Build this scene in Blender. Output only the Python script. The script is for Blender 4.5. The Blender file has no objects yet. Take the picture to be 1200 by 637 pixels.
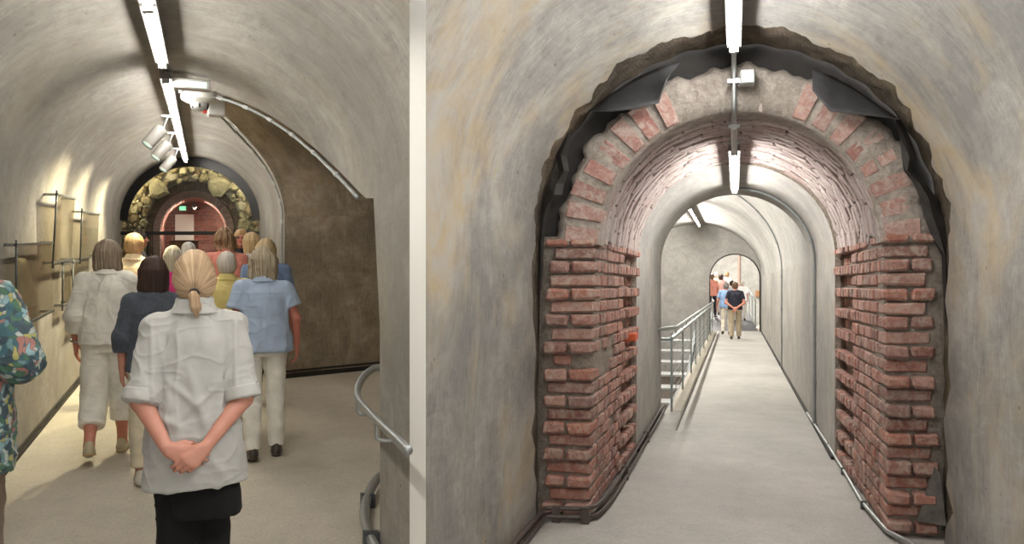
WORLD=1.9
EXPO=0.2
TUBE=74.0
SPOT=230.0
import bpy, bmesh, math, random
import numpy as np
from mathutils import Vector, Matrix
random.seed(7)
RNG = np.random.RandomState(5)
SC = bpy.context.scene
COL = SC.collection
PI = math.pi
F = 900.0          # focal length in pixels of the 1200 px wide frame
CAMZ = 1.7
# ------------------------------------------------------------------ frames of the two galleries
VL = (238.0, 272.0)
VR = (862.0, 335.0)
HL, HR = 1.70, 1.58
SKEW = 0.18
def LP(u, d, w):
    """left gallery: u across, d along, w above its ramped floor"""
    return Vector((u + (VL[0]-600)/F*d, d, w + (318.5-VL[1])/F*d + CAMZ-HL))
def RP(u, dd, w):
    """right gallery"""
    d = dd - SKEW*u
    return Vector((u + (VR[0]-600)/F*d, d, CAMZ-HR + w + (318.5-VR[1])/F*d))
YAW_L = math.atan((600-VL[0])/F)      # heading of the left gallery
YAW_R = -math.atan((VR[0]-600)/F)

# ------------------------------------------------------------------ mesh builder
def island_random(m):
    pass

class MB:
    def __init__(self, frame=None):
        self.v = []; self.f = []; self.uv = {}; self.frame = frame
    def add(self, pts):
        i = len(self.v); self.v.extend([tuple(p) for p in pts]); return i
    def face(self, idx, uvs=None):
        if uvs is not None: self.uv[len(self.f)] = uvs
        self.f.append(tuple(idx))
    def hexa(self, c):
        """c: 8 corners, bottom 0-3 ccw, top 4-7"""
        i = self.add(c)
        for q in ((0,3,2,1),(4,5,6,7),(0,1,5,4),(1,2,6,5),(2,3,7,6),(3,0,4,7)):
            self.face([i+k for k in q])
    def box(self, x0,x1,y0,y1,z0,z1, M=None):
        c = [(x0,y0,z0),(x1,y0,z0),(x1,y1,z0),(x0,y1,z0),(x0,y0,z1),(x1,y0,z1),(x1,y1,z1),(x0,y1,z1)]
        if M is not None: c = [M @ Vector(p) for p in c]
        self.hexa(c)
    def chambox(self, x0,x1,y0,y1,z0,z1,b=0.006,M=None,jit=0.0):
        """box with chamfered edges (24 vertices)"""
        xs,ys,zs=(x0,x1),(y0,y1),(z0,z1)
        sg=(1,-1); vid={}
        pts=[]
        for i in (0,1):
            for j in (0,1):
                for k in (0,1):
                    jx,jy,jz=[(random.random()-.5)*2*jit for _ in range(3)]
                    cx,cy,cz=xs[i]+jx,ys[j]+jy,zs[k]+jz
                    bb=b*(1+ (random.random()*1.2 if jit else 0))
                    for a in range(3):
                        p=[cx,cy,cz]
                        for ax,s in ((0,sg[i]),(1,sg[j]),(2,sg[k])):
                            if ax!=a: p[ax]+=s*bb
                        vid[(i,j,k,a)]=len(pts); pts.append(p)
        if M is not None: pts=[M @ Vector(p) for p in pts]
        o=self.add(pts)
        V=lambda i,j,k,a:o+vid[(i,j,k,a)]
        # note: vertex (i,j,k,a) keeps full extent on axis a (lies on face of axis a)
        def quad(q,flip): self.face(q[::-1] if flip else q)
        for a in range(3):
            b1,c1=(a+1)%3,(a+2)%3
            for s in (0,1):
                def ix(p,q):
                    t=[0,0,0]; t[a]=s; t[b1]=p; t[c1]=q; return tuple(t)
                q=[V(*ix(0,0),a),V(*ix(1,0),a),V(*ix(1,1),a),V(*ix(0,1),a)]
                quad(q, s==0)
        # edges: along axis a, between faces of axis b1 and c1
        for a in range(3):
            b1,c1=(a+1)%3,(a+2)%3
            for p in (0,1):
                for q in (0,1):
                    def ix(s):
                        t=[0,0,0]; t[a]=s; t[b1]=p; t[c1]=q; return tuple(t)
                    qd=[V(*ix(0),b1),V(*ix(1),b1),V(*ix(1),c1),V(*ix(0),c1)]
                    quad(qd, (p==q))
        for i in (0,1):
            for j in (0,1):
                for k in (0,1):
                    t=[V(i,j,k,0),V(i,j,k,1),V(i,j,k,2)]
                    quad(t,(i+j+k)%2==0)
    def grid(self, P, uv=None, flip=False, closed=False):
        """P: list of rows of points"""
        n, m = len(P), len(P[0])
        i0 = self.add([p for r in P for p in r])
        for a in range(n-1):
            for b in range(m-1 if not closed else m):
                b2=(b+1)%m
                q = [(a,b),(a,b2),(a+1,b2),(a+1,b)]
                if flip: q = q[::-1]
                self.face([i0+x*m+y for x,y in q], [uv[x][y] for x,y in q] if uv else None)
    def poly(self, pts, uvs=None, flip=False):
        i=self.add(pts); idx=list(range(i,i+len(pts)))
        if flip: idx=idx[::-1]; uvs=uvs[::-1] if uvs else None
        self.face(idx, uvs)
    def tube(self, path, r, n=10, cap=True, closed=False):
        """path in this builder's coordinates"""
        path=[Vector(p) for p in path]; N=len(path)
        rs = r if isinstance(r,(list,tuple)) else [r]*N
        T=[]
        for i in range(N):
            if closed: t=path[(i+1)%N]-path[i-1]
            else:
                t=path[min(i+1,N-1)]-path[max(i-1,0)]
            T.append(t.normalized())
        up=Vector((0,0,1)) if abs(T[0].z)<.9 else Vector((1,0,0))
        nrm=(up-T[0]*up.dot(T[0])).normalized()
        rings=[]
        for i in range(N):
            nrm=(nrm-T[i]*nrm.dot(T[i]))
            nrm=nrm.normalized() if nrm.length>1e-6 else T[i].orthogonal().normalized()
            b=T[i].cross(nrm)
            rings.append([path[i]+(nrm*math.cos(2*PI*k/n)+b*math.sin(2*PI*k/n))*rs[i] for k in range(n)])
        i0=self.add([p for R in rings for p in R])
        for a in range(N if closed else N-1):
            a2=(a+1)%N
            for k in range(n):
                k2=(k+1)%n
                self.face([i0+a*n+k,i0+a*n+k2,i0+a2*n+k2,i0+a2*n+k])
        if cap and not closed:
            self.face([i0+k for k in range(n)][::-1]); self.face([i0+(N-1)*n+k for k in range(n)])
    def lathe(self, prof, n=24, M=None):
        """prof: list of (r,z)"""
        rows=[[(r*math.cos(2*PI*k/n), r*math.sin(2*PI*k/n), z) for k in range(n)] for r,z in prof]
        if M is not None: rows=[[M@Vector(p) for p in R] for R in rows]
        self.grid(rows, closed=True)
        i0=self.add(rows[0]); self.face([i0+k for k in range(n)][::-1])
        i0=self.add(rows[-1]); self.face([i0+k for k in range(n)])
    def build(self, name, mat, parent=None, smooth=False, origin=None, autosmooth=None, kind=None):
        V=[Vector(p) for p in self.v]
        if self.frame: V=[self.frame(*p) for p in V]
        if origin is None:
            if parent is not None: origin=Vector((0,0,0))
            else:
                xs=[p.x for p in V]; ys=[p.y for p in V]; zs=[p.z for p in V]
                origin=Vector(((min(xs)+max(xs))/2,(min(ys)+max(ys))/2,min(zs)))
        me=bpy.data.meshes.new(name)
        off=origin
        if parent is not None and self.frame: off=parent.location
        me.from_pydata([tuple(p-off) for p in V],[],self.f)
        if self.uv:
            l=me.uv_layers.new(name='UVMap')
            for pi_,p in enumerate(me.polygons):
                u=self.uv.get(pi_)
                if u:
                    for li,q in zip(p.loop_indices,u): l.data[li].uv=(q[0],q[1])
        me.materials.append(mat)
        o=bpy.data.objects.new(name,me); COL.objects.link(o)
        if parent is not None: o.parent=parent
        else: o.location=origin
        if smooth:
            me.polygons.foreach_set('use_smooth',[True]*len(me.polygons))
            if autosmooth: me.set_sharp_from_angle(angle=math.radians(autosmooth))
        if kind: o['kind']=kind
        me.update()
        return o

def tag(o,label=None,cat=None,group=None,kind=None):
    if label: o['label']=label
    if cat: o['category']=cat
    if group: o['group']=group
    if kind: o['kind']=kind
    return o
def empty(name, loc, rz=0.0, label=None, cat=None, group=None):
    o=bpy.data.objects.new(name,None); COL.objects.link(o)
    o.location=loc; o.rotation_euler=(0,0,rz); o.empty_display_size=.1
    return tag(o,label,cat,group)
def fix_normals(o):
    bm=bmesh.new(); bm.from_mesh(o.data); bmesh.ops.recalc_face_normals(bm,faces=bm.faces); bm.to_mesh(o.data); bm.free()
    return o

# ------------------------------------------------------------------ materials
class NT:
    def __init__(self,name):
        self.m=bpy.data.materials.new(name); self.m.use_nodes=True
        self.t=self.m.node_tree; self.t.nodes.clear()
        self.out=self.n('ShaderNodeOutputMaterial')
        self.b=self.n('ShaderNodeBsdfPrincipled'); self.l(self.b.outputs[0],self.out.inputs[0])
    def n(self,k,**kw):
        x=self.t.nodes.new(k)
        for a,v in kw.items(): setattr(x,a,v)
        return x
    def l(self,a,b): self.t.links.new(a,b)
    def coords(self,kind='Object',scale=(1,1,1),rot=(0,0,0)):
        if kind=='st':
            c=self.n('ShaderNodeAttribute'); c.attribute_name='st'; s=c.outputs['Vector']
        else:
            c=self.n('ShaderNodeTexCoord'); s=c.outputs[kind]
        mp=self.n('ShaderNodeMapping'); self.l(s,mp.inputs[0])
        mp.inputs['Scale'].default_value=scale; mp.inputs['Rotation'].default_value=rot
        return mp.outputs[0]
    def noise(self,vec,scale=5,detail=4,rough=.55,dist=0):
        x=self.n('ShaderNodeTexNoise'); self.l(vec,x.inputs['Vector'])
        x.inputs['Scale'].default_value=scale; x.inputs['Detail'].default_value=detail
        x.inputs['Roughness'].default_value=rough; x.inputs['Distortion'].default_value=dist
        return x.outputs['Fac']
    def voronoi(self,vec,scale=5,feature='F1'):
        x=self.n('ShaderNodeTexVoronoi',feature=feature); self.l(vec,x.inputs['Vector']); x.inputs['Scale'].default_value=scale
        return x
    def ramp(self,fac,stops,interp='LINEAR'):
        x=self.n('ShaderNodeValToRGB'); self.l(fac,x.inputs[0]); cr=x.color_ramp; cr.interpolation=interp
        while len(cr.elements)<len(stops): cr.elements.new(.5)
        for e,(p,c) in zip(cr.elements,stops):
            e.position=p; e.color=(*c,1) if len(c)==3 else c
        return x.outputs[0]
    def mix(self,fac,a,b,mode='MIX'):
        x=self.n('ShaderNodeMix',data_type='RGBA',blend_type=mode)
        for sock,val in ((x.inputs[0],fac),(x.inputs[6],a),(x.inputs[7],b)):
            if hasattr(val,'is_linked') : self.l(val,sock)
            elif isinstance(val,(int,float)): sock.default_value=val
            else: sock.default_value=(*val,1)
        return x.outputs[2]
    def math(self,op,a,b=0.0):
        x=self.n('ShaderNodeMath',operation=op)
        for s,v in ((x.inputs[0],a),(x.inputs[1],b)):
            if hasattr(v,'is_linked'): self.l(v,s)
            else: s.default_value=v
        return x.outputs[0]
    def bump(self,h,strength=.3,dist=.01,prev=None):
        x=self.n('ShaderNodeBump'); self.l(h,x.inputs['Height']); x.inputs['Strength'].default_value=strength; x.inputs['Distance'].default_value=dist
        if prev is not None: self.l(prev,x.inputs['Normal'])
        self.l(x.outputs[0],self.b.inputs['Normal']); return x.outputs[0]
    def base(self,c):
        if hasattr(c,'is_linked'): self.l(c,self.b.inputs['Base Color'])
        else: self.b.inputs['Base Color'].default_value=(*c,1)
    def set(self,**kw):
        for k,v in kw.items(): self.b.inputs[k.replace('_',' ')].default_value=v
        return self.m
def srgb(r,g,b):
    f=lambda c:(c/255/12.92 if c/255<=.04045 else ((c/255+.055)/1.055)**2.4)
    return (f(r),f(g),f(b))

def m_plain(name,rgb,rough=.6,metal=0.0,var=.12,scale=30):
    t=NT(name); c=srgb(*rgb); n=t.noise(t.coords(),scale,3)
    t.base(t.ramp(n,[(.3,tuple(x*(1-var) for x in c)),(.7,tuple(min(1,x*(1+var)) for x in c))]))
    t.bump(n,.08,.003)
    return t.set(Roughness=rough,Metallic=metal)

def m_concrete(name, dark, mid, light, warm, streak=(0.7,4.0), coord='UV', bump=.25, big=.6, warm_amt=.6, rot=0.0):
    """hand trowelled plaster: brushed scratches following the vault, blotches, broad stains and pock marks"""
    t=NT(name)
    v=t.coords(coord); vs=t.coords(coord,(streak[0],streak[1],streak[0]),(0,0,.5)); vs2=t.coords(coord,(streak[1]*.6,streak[0],streak[0]),(0,0,-.35))
    n1=t.noise(vs,7,9,.74,1.6); n1b=t.noise(vs2,6,8,.72,1.4)
    n2=t.noise(v,big,6,.62,.6)
    n3=t.noise(v,16,6,.72)
    n4=t.noise(t.coords(coord,(.7,1.1,.5)),.9,7,.66,1.0)
    n5=t.noise(v,3.2,7,.7,.8)
    m=t.math('ADD',t.math('MULTIPLY',n1,.4),t.math('ADD',t.math('MULTIPLY',n1b,.25),t.math('MULTIPLY',n5,.35)))
    c=t.ramp(m,[(.36,srgb(*dark)),(.5,srgb(*mid)),(.64,srgb(*light))])
    c=t.mix(t.math('MULTIPLY',t.ramp(n2,[(.40,(0,0,0)),(.60,(1,1,1))]),.6),c,srgb(*dark))
    wf=t.math('MULTIPLY',t.ramp(n4,[(.46,(0,0,0)),(.62,(1,1,1))]),warm_amt)
    c=t.mix(wf,c,t.mix(t.ramp(n5,[(.4,(0,0,0)),(.6,(1,1,1))]),srgb(*warm),srgb(*light)))
    c=t.mix(.5,c,t.ramp(n3,[(.58,(1,1,1)),(.70,(.70,.68,.66))]),'MULTIPLY')
    vo=t.voronoi(v,4.0); c=t.mix(.8,c,t.ramp(vo.outputs['Distance'],[(.025,(.35,.33,.3)),(.05,(1,1,1))]),'MULTIPLY')
    t.base(c)
    b=t.bump(m,bump,.012); t.bump(n3,bump*.7,.006,b)
    return t.set(Roughness=.8)

def m_floor(name, a, b, speck):
    t=NT(name); v=t.coords('Object')
    n=t.noise(v,.7,5,.6); n2=t.noise(v,60,4,.7); n3=t.noise(v,6,6,.65)
    c=t.ramp(n,[(.35,srgb(*a)),(.65,srgb(*b))])
    c=t.mix(.6,c,t.ramp(n2,[(.35,(.72,.72,.72)),(.62,(1.06,1.06,1.06))]),'MULTIPLY')
    c=t.mix(.5,c,t.ramp(n3,[(.3,(.8,.8,.8)),(.6,(1,1,1))]),'MULTIPLY')
    vo=t.voronoi(v,16); c=t.mix(t.math('MULTIPLY',t.ramp(vo.outputs['Distance'],[(.05,(1,1,1)),(.09,(0,0,0))]),.5),c,srgb(*speck))
    t.base(c); t.bump(n2,.25,.004); return t.set(Roughness=.72)

def m_brick(name, cols, dusty=(178,165,152), dust=.35):
    t=NT(name); g=t.n('ShaderNodeNewGeometry'); v=t.coords('Object')
    k=len(cols)
    c=t.ramp(g.outputs['Random Per Island'],[(i/max(k-1,1),srgb(*x)) for i,x in enumerate(cols)])
    n=t.noise(v,44,7,.75); n2=t.noise(v,17,7,.72,.6); n3=t.noise(v,2.2,4,.6)
    c=t.mix(.85,c,t.ramp(n,[(.3,(.52,.5,.5)),(.52,(.95,.95,.95)),(.7,(1.15,1.12,1.1))]),'MULTIPLY')
    f=t.math('MULTIPLY',t.ramp(n2,[(.46,(0,0,0)),(.60,(1,1,1))]),t.math('MULTIPLY',t.ramp(n3,[(.35,(.45,.45,.45)),(.65,(1,1,1))]),dust))
    c=t.mix(f,c,srgb(*dusty))
    t.base(c); b=t.bump(n,.6,.010); t.bump(n2,.5,.02,b); return t.set(Roughness=.9)
def m_mortar(name,a=(172,162,150),b=(122,113,103)):
    t=NT(name); v=t.coords('Object'); n=t.noise(v,26,8,.75); n2=t.noise(v,5,4,.6)
    c=t.ramp(n,[(.3,srgb(*b)),(.65,srgb(*a))]); c=t.mix(.5,c,t.ramp(n2,[(.35,(.7,.68,.66)),(.6,(1,1,1))]),'MULTIPLY')
    t.base(c); t.bump(n,.9,.03); return t.set(Roughness=.95)
def m_metal(name,rgb,rough=.4,metal=.85):
    t=NT(name); n=t.noise(t.coords(),22,5,.6); c=srgb(*rgb)
    t.base(t.ramp(n,[(.3,tuple(x*.78 for x in c)),(.7,c)])); t.set(Roughness=rough,Metallic=metal); t.bump(n,.06,.002); return t.m
def m_emit(name,rgb,s):
    t=NT(name); c=srgb(*rgb); t.base((.9,.9,.9)); t.b.inputs['Emission Color'].default_value=(*c,1); t.b.inputs['Emission Strength'].default_value=s; return t.m
def m_glass(name,tint=(235,238,232),alpha=.12,rough=.03,haze=(150,146,140)):
    """thin clear sheet: mostly transparent with a gloss and a faint haze"""
    t=NT(name); tr=t.n('ShaderNodeBsdfTransparent'); tr.inputs[0].default_value=(*srgb(*tint),1)
    gl=t.n('ShaderNodeBsdfGlossy'); gl.inputs['Roughness'].default_value=rough; gl.inputs[0].default_value=(.9,.9,.9,1)
    fr=t.n('ShaderNodeLayerWeight'); fr.inputs[0].default_value=.12
    df=t.n('ShaderNodeBsdfDiffuse'); df.inputs[0].default_value=(*srgb(*haze),1)
    m1=t.n('ShaderNodeMixShader'); m1.inputs[0].default_value=alpha; t.l(tr.outputs[0],m1.inputs[1]); t.l(df.outputs[0],m1.inputs[2])
    m2=t.n('ShaderNodeMixShader'); t.l(t.math('MULTIPLY',fr.outputs['Facing'],.25),m2.inputs[0]); t.l(m1.outputs[0],m2.inputs[1]); t.l(gl.outputs[0],m2.inputs[2])
    t.l(m2.outputs[0],t.out.inputs[0]); t.t.nodes.remove(t.b); return t.m
def m_fabric(name,rgb,var=.12,weave=260,rough=.9,wr=.35,pattern=None):
    t=NT(name); c=srgb(*rgb); v=t.coords('Object')
    n=t.noise(v,9,2,.5,.4); n2=t.noise(v,weave,2,.5)
    col=t.ramp(n,[(.3,tuple(x*(1-var) for x in c)),(.7,tuple(min(1,x*(1+var)) for x in c))])
    if pattern=='floral':
        cc=t.n('ShaderNodeMapping'); t.l(v,cc.inputs[0]); cc.inputs['Scale'].default_value=(1,1,.8)
        nz=t.n('ShaderNodeTexNoise'); t.l(v,nz.inputs['Vector']); nz.inputs['Scale'].default_value=9
        mx=t.mix(.12,cc.outputs[0],nz.outputs['Color'],'ADD')
        vo=t.voronoi(mx,38)
        sep=t.n('ShaderNodeSeparateColor'); t.l(vo.outputs['Color'],sep.inputs[0])
        col=t.ramp(sep.outputs[0],[(0,srgb(18,38,66)),(.16,srgb(40,98,116)),(.3,srgb(214,222,214)),(.42,srgb(60,110,72)),(.54,srgb(160,198,208)),(.66,srgb(196,120,110)),(.76,srgb(28,52,84)),(.88,srgb(206,196,96)),(.96,srgb(110,150,160))],'CONSTANT')
        e=t.voronoi(mx,38,'DISTANCE_TO_EDGE')
        col=t.mix(t.ramp(e.outputs['Distance'],[(.0,(.6,.6,.6)),(.12,(0,0,0))]),col,srgb(44,62,72))
        col=t.mix(.42,col,srgb(92,112,112))
    if pattern=='stripe':
        w=t.n('ShaderNodeTexWave',wave_type='BANDS',bands_direction='DIAGONAL'); t.l(v,w.inputs['Vector']); w.inputs['Scale'].default_value=14; w.inputs['Distortion'].default_value=1.0
        col=t.mix(t.math('MULTIPLY',w.outputs['Fac'],.35),col,tuple(min(1,x*1.35) for x in c))
    if pattern=='melange':
        n5=t.noise(v,120,3,.8); col=t.mix(.7,col,t.ramp(n5,[(.35,(.55,.55,.55)),(.65,(1.5,1.5,1.55))]),'MULTIPLY')
    t.base(col); b=t.bump(n,wr,.014); t.bump(n2,.08,.0015,b)
    t.b.inputs['Sheen Weight'].default_value=.0 if max(rgb)<40 else .1
    return t.set(Roughness=rough)
def m_skin(name,rgb):
    t=NT(name); c=srgb(*rgb); v=t.coords('Object'); n=t.noise(v,16,5,.6); n2=t.noise(v,150,3,.6)
    t.base(t.ramp(n,[(.3,(c[0]*.92,c[1]*.88,c[2]*.87)),(.7,(min(1,c[0]*1.08),c[1]*1.1,c[2]*1.1))])); t.bump(n2,.12,.002)
    return t.set(Roughness=.5)
def m_hair(name,lightc,darkc):
    t=NT(name); v=t.coords('st',(1,1,1)); n=t.noise(t.coords('st',(26,1.1,1)),1.0,4,.65,.3); n2=t.noise(t.coords('st',(75,2,1)),1.0,3,.6)
    m=tuple((a+b)/2 for a,b in zip(lightc,darkc))
    c=t.ramp(n,[(.3,srgb(*darkc)),(.5,srgb(*m)),(.68,srgb(*lightc))])
    c=t.mix(.6,c,t.ramp(n2,[(.3,(.6,.58,.55)),(.65,(1.15,1.15,1.15))]),'MULTIPLY')
    t.base(c); b=t.bump(n,.5,.012); t.bump(n2,.4,.006,b); t.b.inputs['Specular IOR Level'].default_value=.35
    return t.set(Roughness=.55)
# ================================================================== materials shared
M={}
M['plaster_l']=m_concrete('plaster_left',(116,112,107),(149,145,139),(174,169,162),(168,157,137),bump=.35,warm_amt=.4)
M['plaster_l_wall']=m_concrete('plaster_left_wall',(128,124,110),(152,148,130),(176,172,154),(168,158,124),streak=(.8,3.6),bump=.3,warm_amt=.5)
M['plaster_dark']=m_concrete('plaster_branch',(112,103,90),(150,139,122),(190,178,158),(172,152,120),bump=.5,warm_amt=.6,big=1.2)
M['plaster_r']=m_concrete('plaster_right',(108,107,106),(142,139,135),(172,168,162),(178,160,128),bump=.4,warm_amt=.75,big=.9)
M['plaster_in']=m_concrete('plaster_inner',(132,130,127),(160,157,152),(186,182,176),(176,164,142),bump=.3,warm_amt=.4)
M['plaster_hall']=m_concrete('plaster_hall',(132,131,128),(168,166,162),(192,190,186),(168,160,146),bump=.3,warm_amt=.3)
M['floor_l']=m_floor('screed_left',(178,171,156),(198,191,177),(130,124,110))
M['floor_r']=m_floor('screed_right',(168,165,160),(190,187,181),(128,125,120))
M['white']=m_plain('border_white',(250,250,248),.7,var=.01)
M['brick']=m_brick('old_brick',[(130,92,82),(162,112,98),(176,124,108),(146,106,97),(182,142,128),(130,98,92),(170,114,96)],(184,172,160),.75)
M['brick_face']=m_brick('arch_brick',[(152,108,100),(168,122,113),(182,148,138),(156,116,108)],(196,186,176),.8)
M['brick_pale']=m_brick('limewashed_brick',[(170,154,150),(186,172,168),(176,158,154),(194,184,180),(164,142,136)],(200,194,190),.5)
M['brick_back']=m_brick('rear_brick',[(120,62,54),(142,78,66),(152,92,80),(130,76,70)],(168,150,140),.35)
M['mortar']=m_mortar('mortar')
M['mortar_dark']=m_mortar('mortar_dark',(118,108,98),(74,66,58))
M['mortar_pale']=m_mortar('mortar_pale',(196,187,177),(146,136,127))
M['mortar_deep']=m_mortar('mortar_deep',(84,74,68),(46,40,36))
M['conduit']=m_plain('conduit_grey',(138,142,142),.45,var=.08)
M['pipe_dark']=m_plain('pipe_brown',(74,64,60),.5,var=.25)
M['tar']=m_plain('tar_black',(38,35,33),.7,var=.4,scale=14)
M['felt']=m_plain('bitumen_felt',(58,58,60),.75,var=.3,scale=9)
M['soot']=m_concrete('sooty_break',(44,38,32),(84,74,62),(128,116,98),(104,86,62),bump=.6,streak=(2,3))
M['steel']=m_metal('galvanised_steel',(176,180,180),.42,.8)
M['steel_dark']=m_metal('dark_steel',(92,96,98),.5,.7)
M['rail']=m_metal('painted_rail',(150,160,158),.4,.5)
M['black']=m_plain('black_metal',(34,34,36),.5,var=.1)
M['grey_pvc']=m_plain('grey_plastic',(168,170,168),.5,var=.03)
M['white_pvc']=m_plain('white_plastic',(232,232,228),.4,var=.02)
M['tube']=m_emit('lit_tube',(255,250,240),TUBE)
M['lamp_body']=m_plain('lamp_channel',(112,108,106),.5,var=.04)
M['spot_body']=m_plain('spot_grey',(168,166,162),.45,var=.03)
M['rubber']=m_plain('joint_black',(40,36,32),.8,var=.2)
M['plexi']=m_glass('clear_panel',(222,219,212),.10,.04,(150,144,132))
M['pane']=m_glass('clear_pane',(240,243,240),.04,.02,(150,150,150))
M['red']=m_plain('red_plastic',(190,50,36),.5)
M['exit_green']=m_emit('exit_lit',(60,215,150),2.2)
M['exit_face']=m_emit('emergency_face',(200,232,218),.8)

# ================================================================== left gallery
cL,aL,spL,rL=-.22,1.17,1.90,1.06
uLw,uRw=-1.39,.95
END=12.95
KR=242/900.0                      # the groin where the galleries fork
def uo(w): return cL+aL*math.sqrt(max(0,1-((w-spL)/rL)**2))
BR,BK=1.03,.5   # side passage: rise and obliqueness; its two groins, height against distance
def table(T,w):
    if w<=T[0][0]: return T[0][1]
    for (a,x),(b,y) in zip(T,T[1:]):
        if w<=b:
            t=(w-a)/(b-a); return x+(y-x)*t
    return T[-1][1]
TN=[(1.86,4.3),(1.93,4.62),(2.05,5.02),(2.2,5.48),(2.4,5.98),(2.6,6.36),(2.75,6.58),(2.86,6.70),(2.93,6.76)]
TF=[(1.90,8.95),(2.1,9.02),(2.27,9.04),(2.45,8.98),(2.6,8.84),(2.73,8.6),(2.83,8.2),(2.9,7.6),(2.93,6.95)]
def dn(w): return table(TN,w)
def df(w): return table(TF,w)
def lin(a,b,n): return [a+(b-a)*i/(n-1) for i in range(n)]
# left wall
mb=MB(LP); rows=[];uv=[]
for w in lin(0,spL,14):
    ds=lin(-1.0,END+.4,60); rows.append([(uLw,d,w) for d in ds]); uv.append([(w,d) for d in ds])
mb.grid(rows,uv); mb.build('wall_left',M['plaster_l'],smooth=True,kind='structure')
# vault: left half then right half with the opening of the side passage
mb=MB(LP); rows=[];uv=[]
for k in range(33):
    th=PI-k*(PI/2)/32; u=cL+aL*math.cos(th); w=spL+rL*math.sin(th); s=spL+(PI-th)*1.1
    ds=lin(-1.0,END+.4,60); rows.append([(u,d,w) for d in ds]); uv.append([(s,d) for d in ds])
mb.grid(rows,uv)
def start_l(u):
    if u>.12: return u/KR
    return -1.0+(max(u,cL)-cL)/(.12-cL)*(.12/KR+1.0)
rn=[];un=[];rf=[];uf=[]
for k in range(41):
    th=k*(PI/2)/40; u=cL+aL*math.cos(th); w=spL+rL*math.sin(th); s=spL+(PI-th)*1.1
    wc=min(w,spL+BR)
    ds=lin(start_l(u),max(dn(wc),start_l(u)+.01),26); rn.append([(u,d,w) for d in ds]); un.append([(s,d) for d in ds])
    ds=lin(df(wc),END+.4,26); rf.append([(u,d,w) for d in ds]); uf.append([(s,d) for d in ds])
mb.grid(rn[::-1],un[::-1]); mb.grid(rf[::-1],uf[::-1])
mb.build('ceiling',M['plaster_l'],smooth=True,kind='structure')
# near right wall with its rounded nose, running on into the side passage
def nose_path(r):
    e=Vector((1,BK)).normalized(); c=Vector((uRw,dn(0))); p=[(uRw,d) for d in lin(uRw/KR,dn(0)-r,10)]
    a=Vector((0,1)); P0=c-a*r; P1=c+e*r
    for i in range(1,12):
        t=i/11; q=P0*(1-t)**2+c*2*t*(1-t)+P1*t*t; p.append((q.x,q.y))
    for s in lin(r,.85,8)[1:]: p.append((c.x+e.x*s,c.y+e.y*s))
    return p
mb=MB(LP); rows=[];uv=[]
for w in lin(0,spL,20):
    r=.22 if w<1.2 else .22-.2*((w-1.2)/.7)
    p=nose_path(r); acc=0; rr=[];uu=[]
    for i,(u,d) in enumerate(p):
        if i: acc+=math.hypot(u-p[i-1][0],d-p[i-1][1])
        rr.append((u,d,w)); uu.append((spL+PI*1.1+spL-w,acc+uRw/KR))
    rows.append(rr); uv.append(uu)
mb.grid(rows,uv,flip=True); mb.build('wall_right',M['plaster_l'],smooth=True,kind='structure')
# far right wall beyond the passage
mb=MB(LP); rows=[];uv=[]
for w in lin(0,spL,14):
    ds=lin(df(0),END+.4,20); rows.append([(uRw,d,w) for d in ds]); uv.append([(spL+PI*1.1+spL-w,d) for d in ds])
mb.grid(rows,uv,flip=True); mb.build('wall_right_far',M['plaster_l'],smooth=True,kind='structure')
# side passage: barrel and its far wall
def PE(d0): return .85+(d0-dn(0))/(df(0)-dn(0))*.75
mb=MB(LP); rows=[];uv=[]
wsn=lin(spL,spL+BR,26)
for k,(w,fn) in enumerate([(w,dn) for w in wsn]+[(w,df) for w in wsn[::-1]]):
    u0,d0=uo(w),fn(w); rows.append([(u0+s,d0+BK*s,w) for s in lin(0,uRw-u0+PE(d0),24)]); uv.append([(spL+k*.06,s*.1+2) for s in range(24)])
mb.grid(rows,uv,flip=True); mb.build('ceiling_passage',M['plaster_dark'],smooth=True,kind='structure')
mb=MB(LP); rows=[];uv=[]
for w in lin(0,spL,14):
    ss=lin(0,1.6,24); rows.append([(uRw+s,df(0)+BK*s,w) for s in ss]); uv.append([(w,s) for s in ss])
mb.grid(rows,uv,flip=True); mb.build('wall_passage',M['plaster_dark'],smooth=True,kind='structure')
mb=MB(LP); q0=(uRw+.85,dn(0)+BK*.85); q1=(uRw+1.6,df(0)+BK*1.6)
mb.poly([(q0[0],q0[1],0),(q1[0],q1[1],0),(q1[0],q1[1],3.0),(q0[0],q0[1],3.0)],[(0,0),(0,9),(3,9),(3,0)]); mb.build('wall_passage_end',M['plaster_dark'],kind='structure')
# floor
mb=MB(LP); rows=[]
for d in lin(.2,END+4.5,60):
    lim=d*KR if d<3.53 else min(.693*d-1.5,2.9)
    rows.append([(u,d,0) for u in lin(uLw-.02,lim,24)])
mb.grid(rows,flip=True); mb.build('floor',M['floor_l'],kind='structure')
# base joints
mb=MB(LP)
for (w0,w1,x) in ((.0,.035,.010),(.06,.085,.012)):
    mb.box(uLw,uLw+x,2.0,END,w0,w1)
mb.build('baseboard_left',M['rubber'],kind='structure')
mb=MB(LP)
a=Vector((uRw,df(0))); e=Vector((1,BK)).normalized(); n=Vector((e.y,-e.x))
for (w0,w1,x) in ((.0,.05,.02),(.07,.09,.012)):
    b=a+e*1.6
    mb.hexa([(p.x,p.y,w) for w in (w0,w1) for p in (a+n*x,b+n*x,b,a)])
mb.box(uRw-.02,uRw,df(0)-.01,END,0,.05)
mb.build('baseboard_right',M['rubber'],kind='structure')

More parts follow.
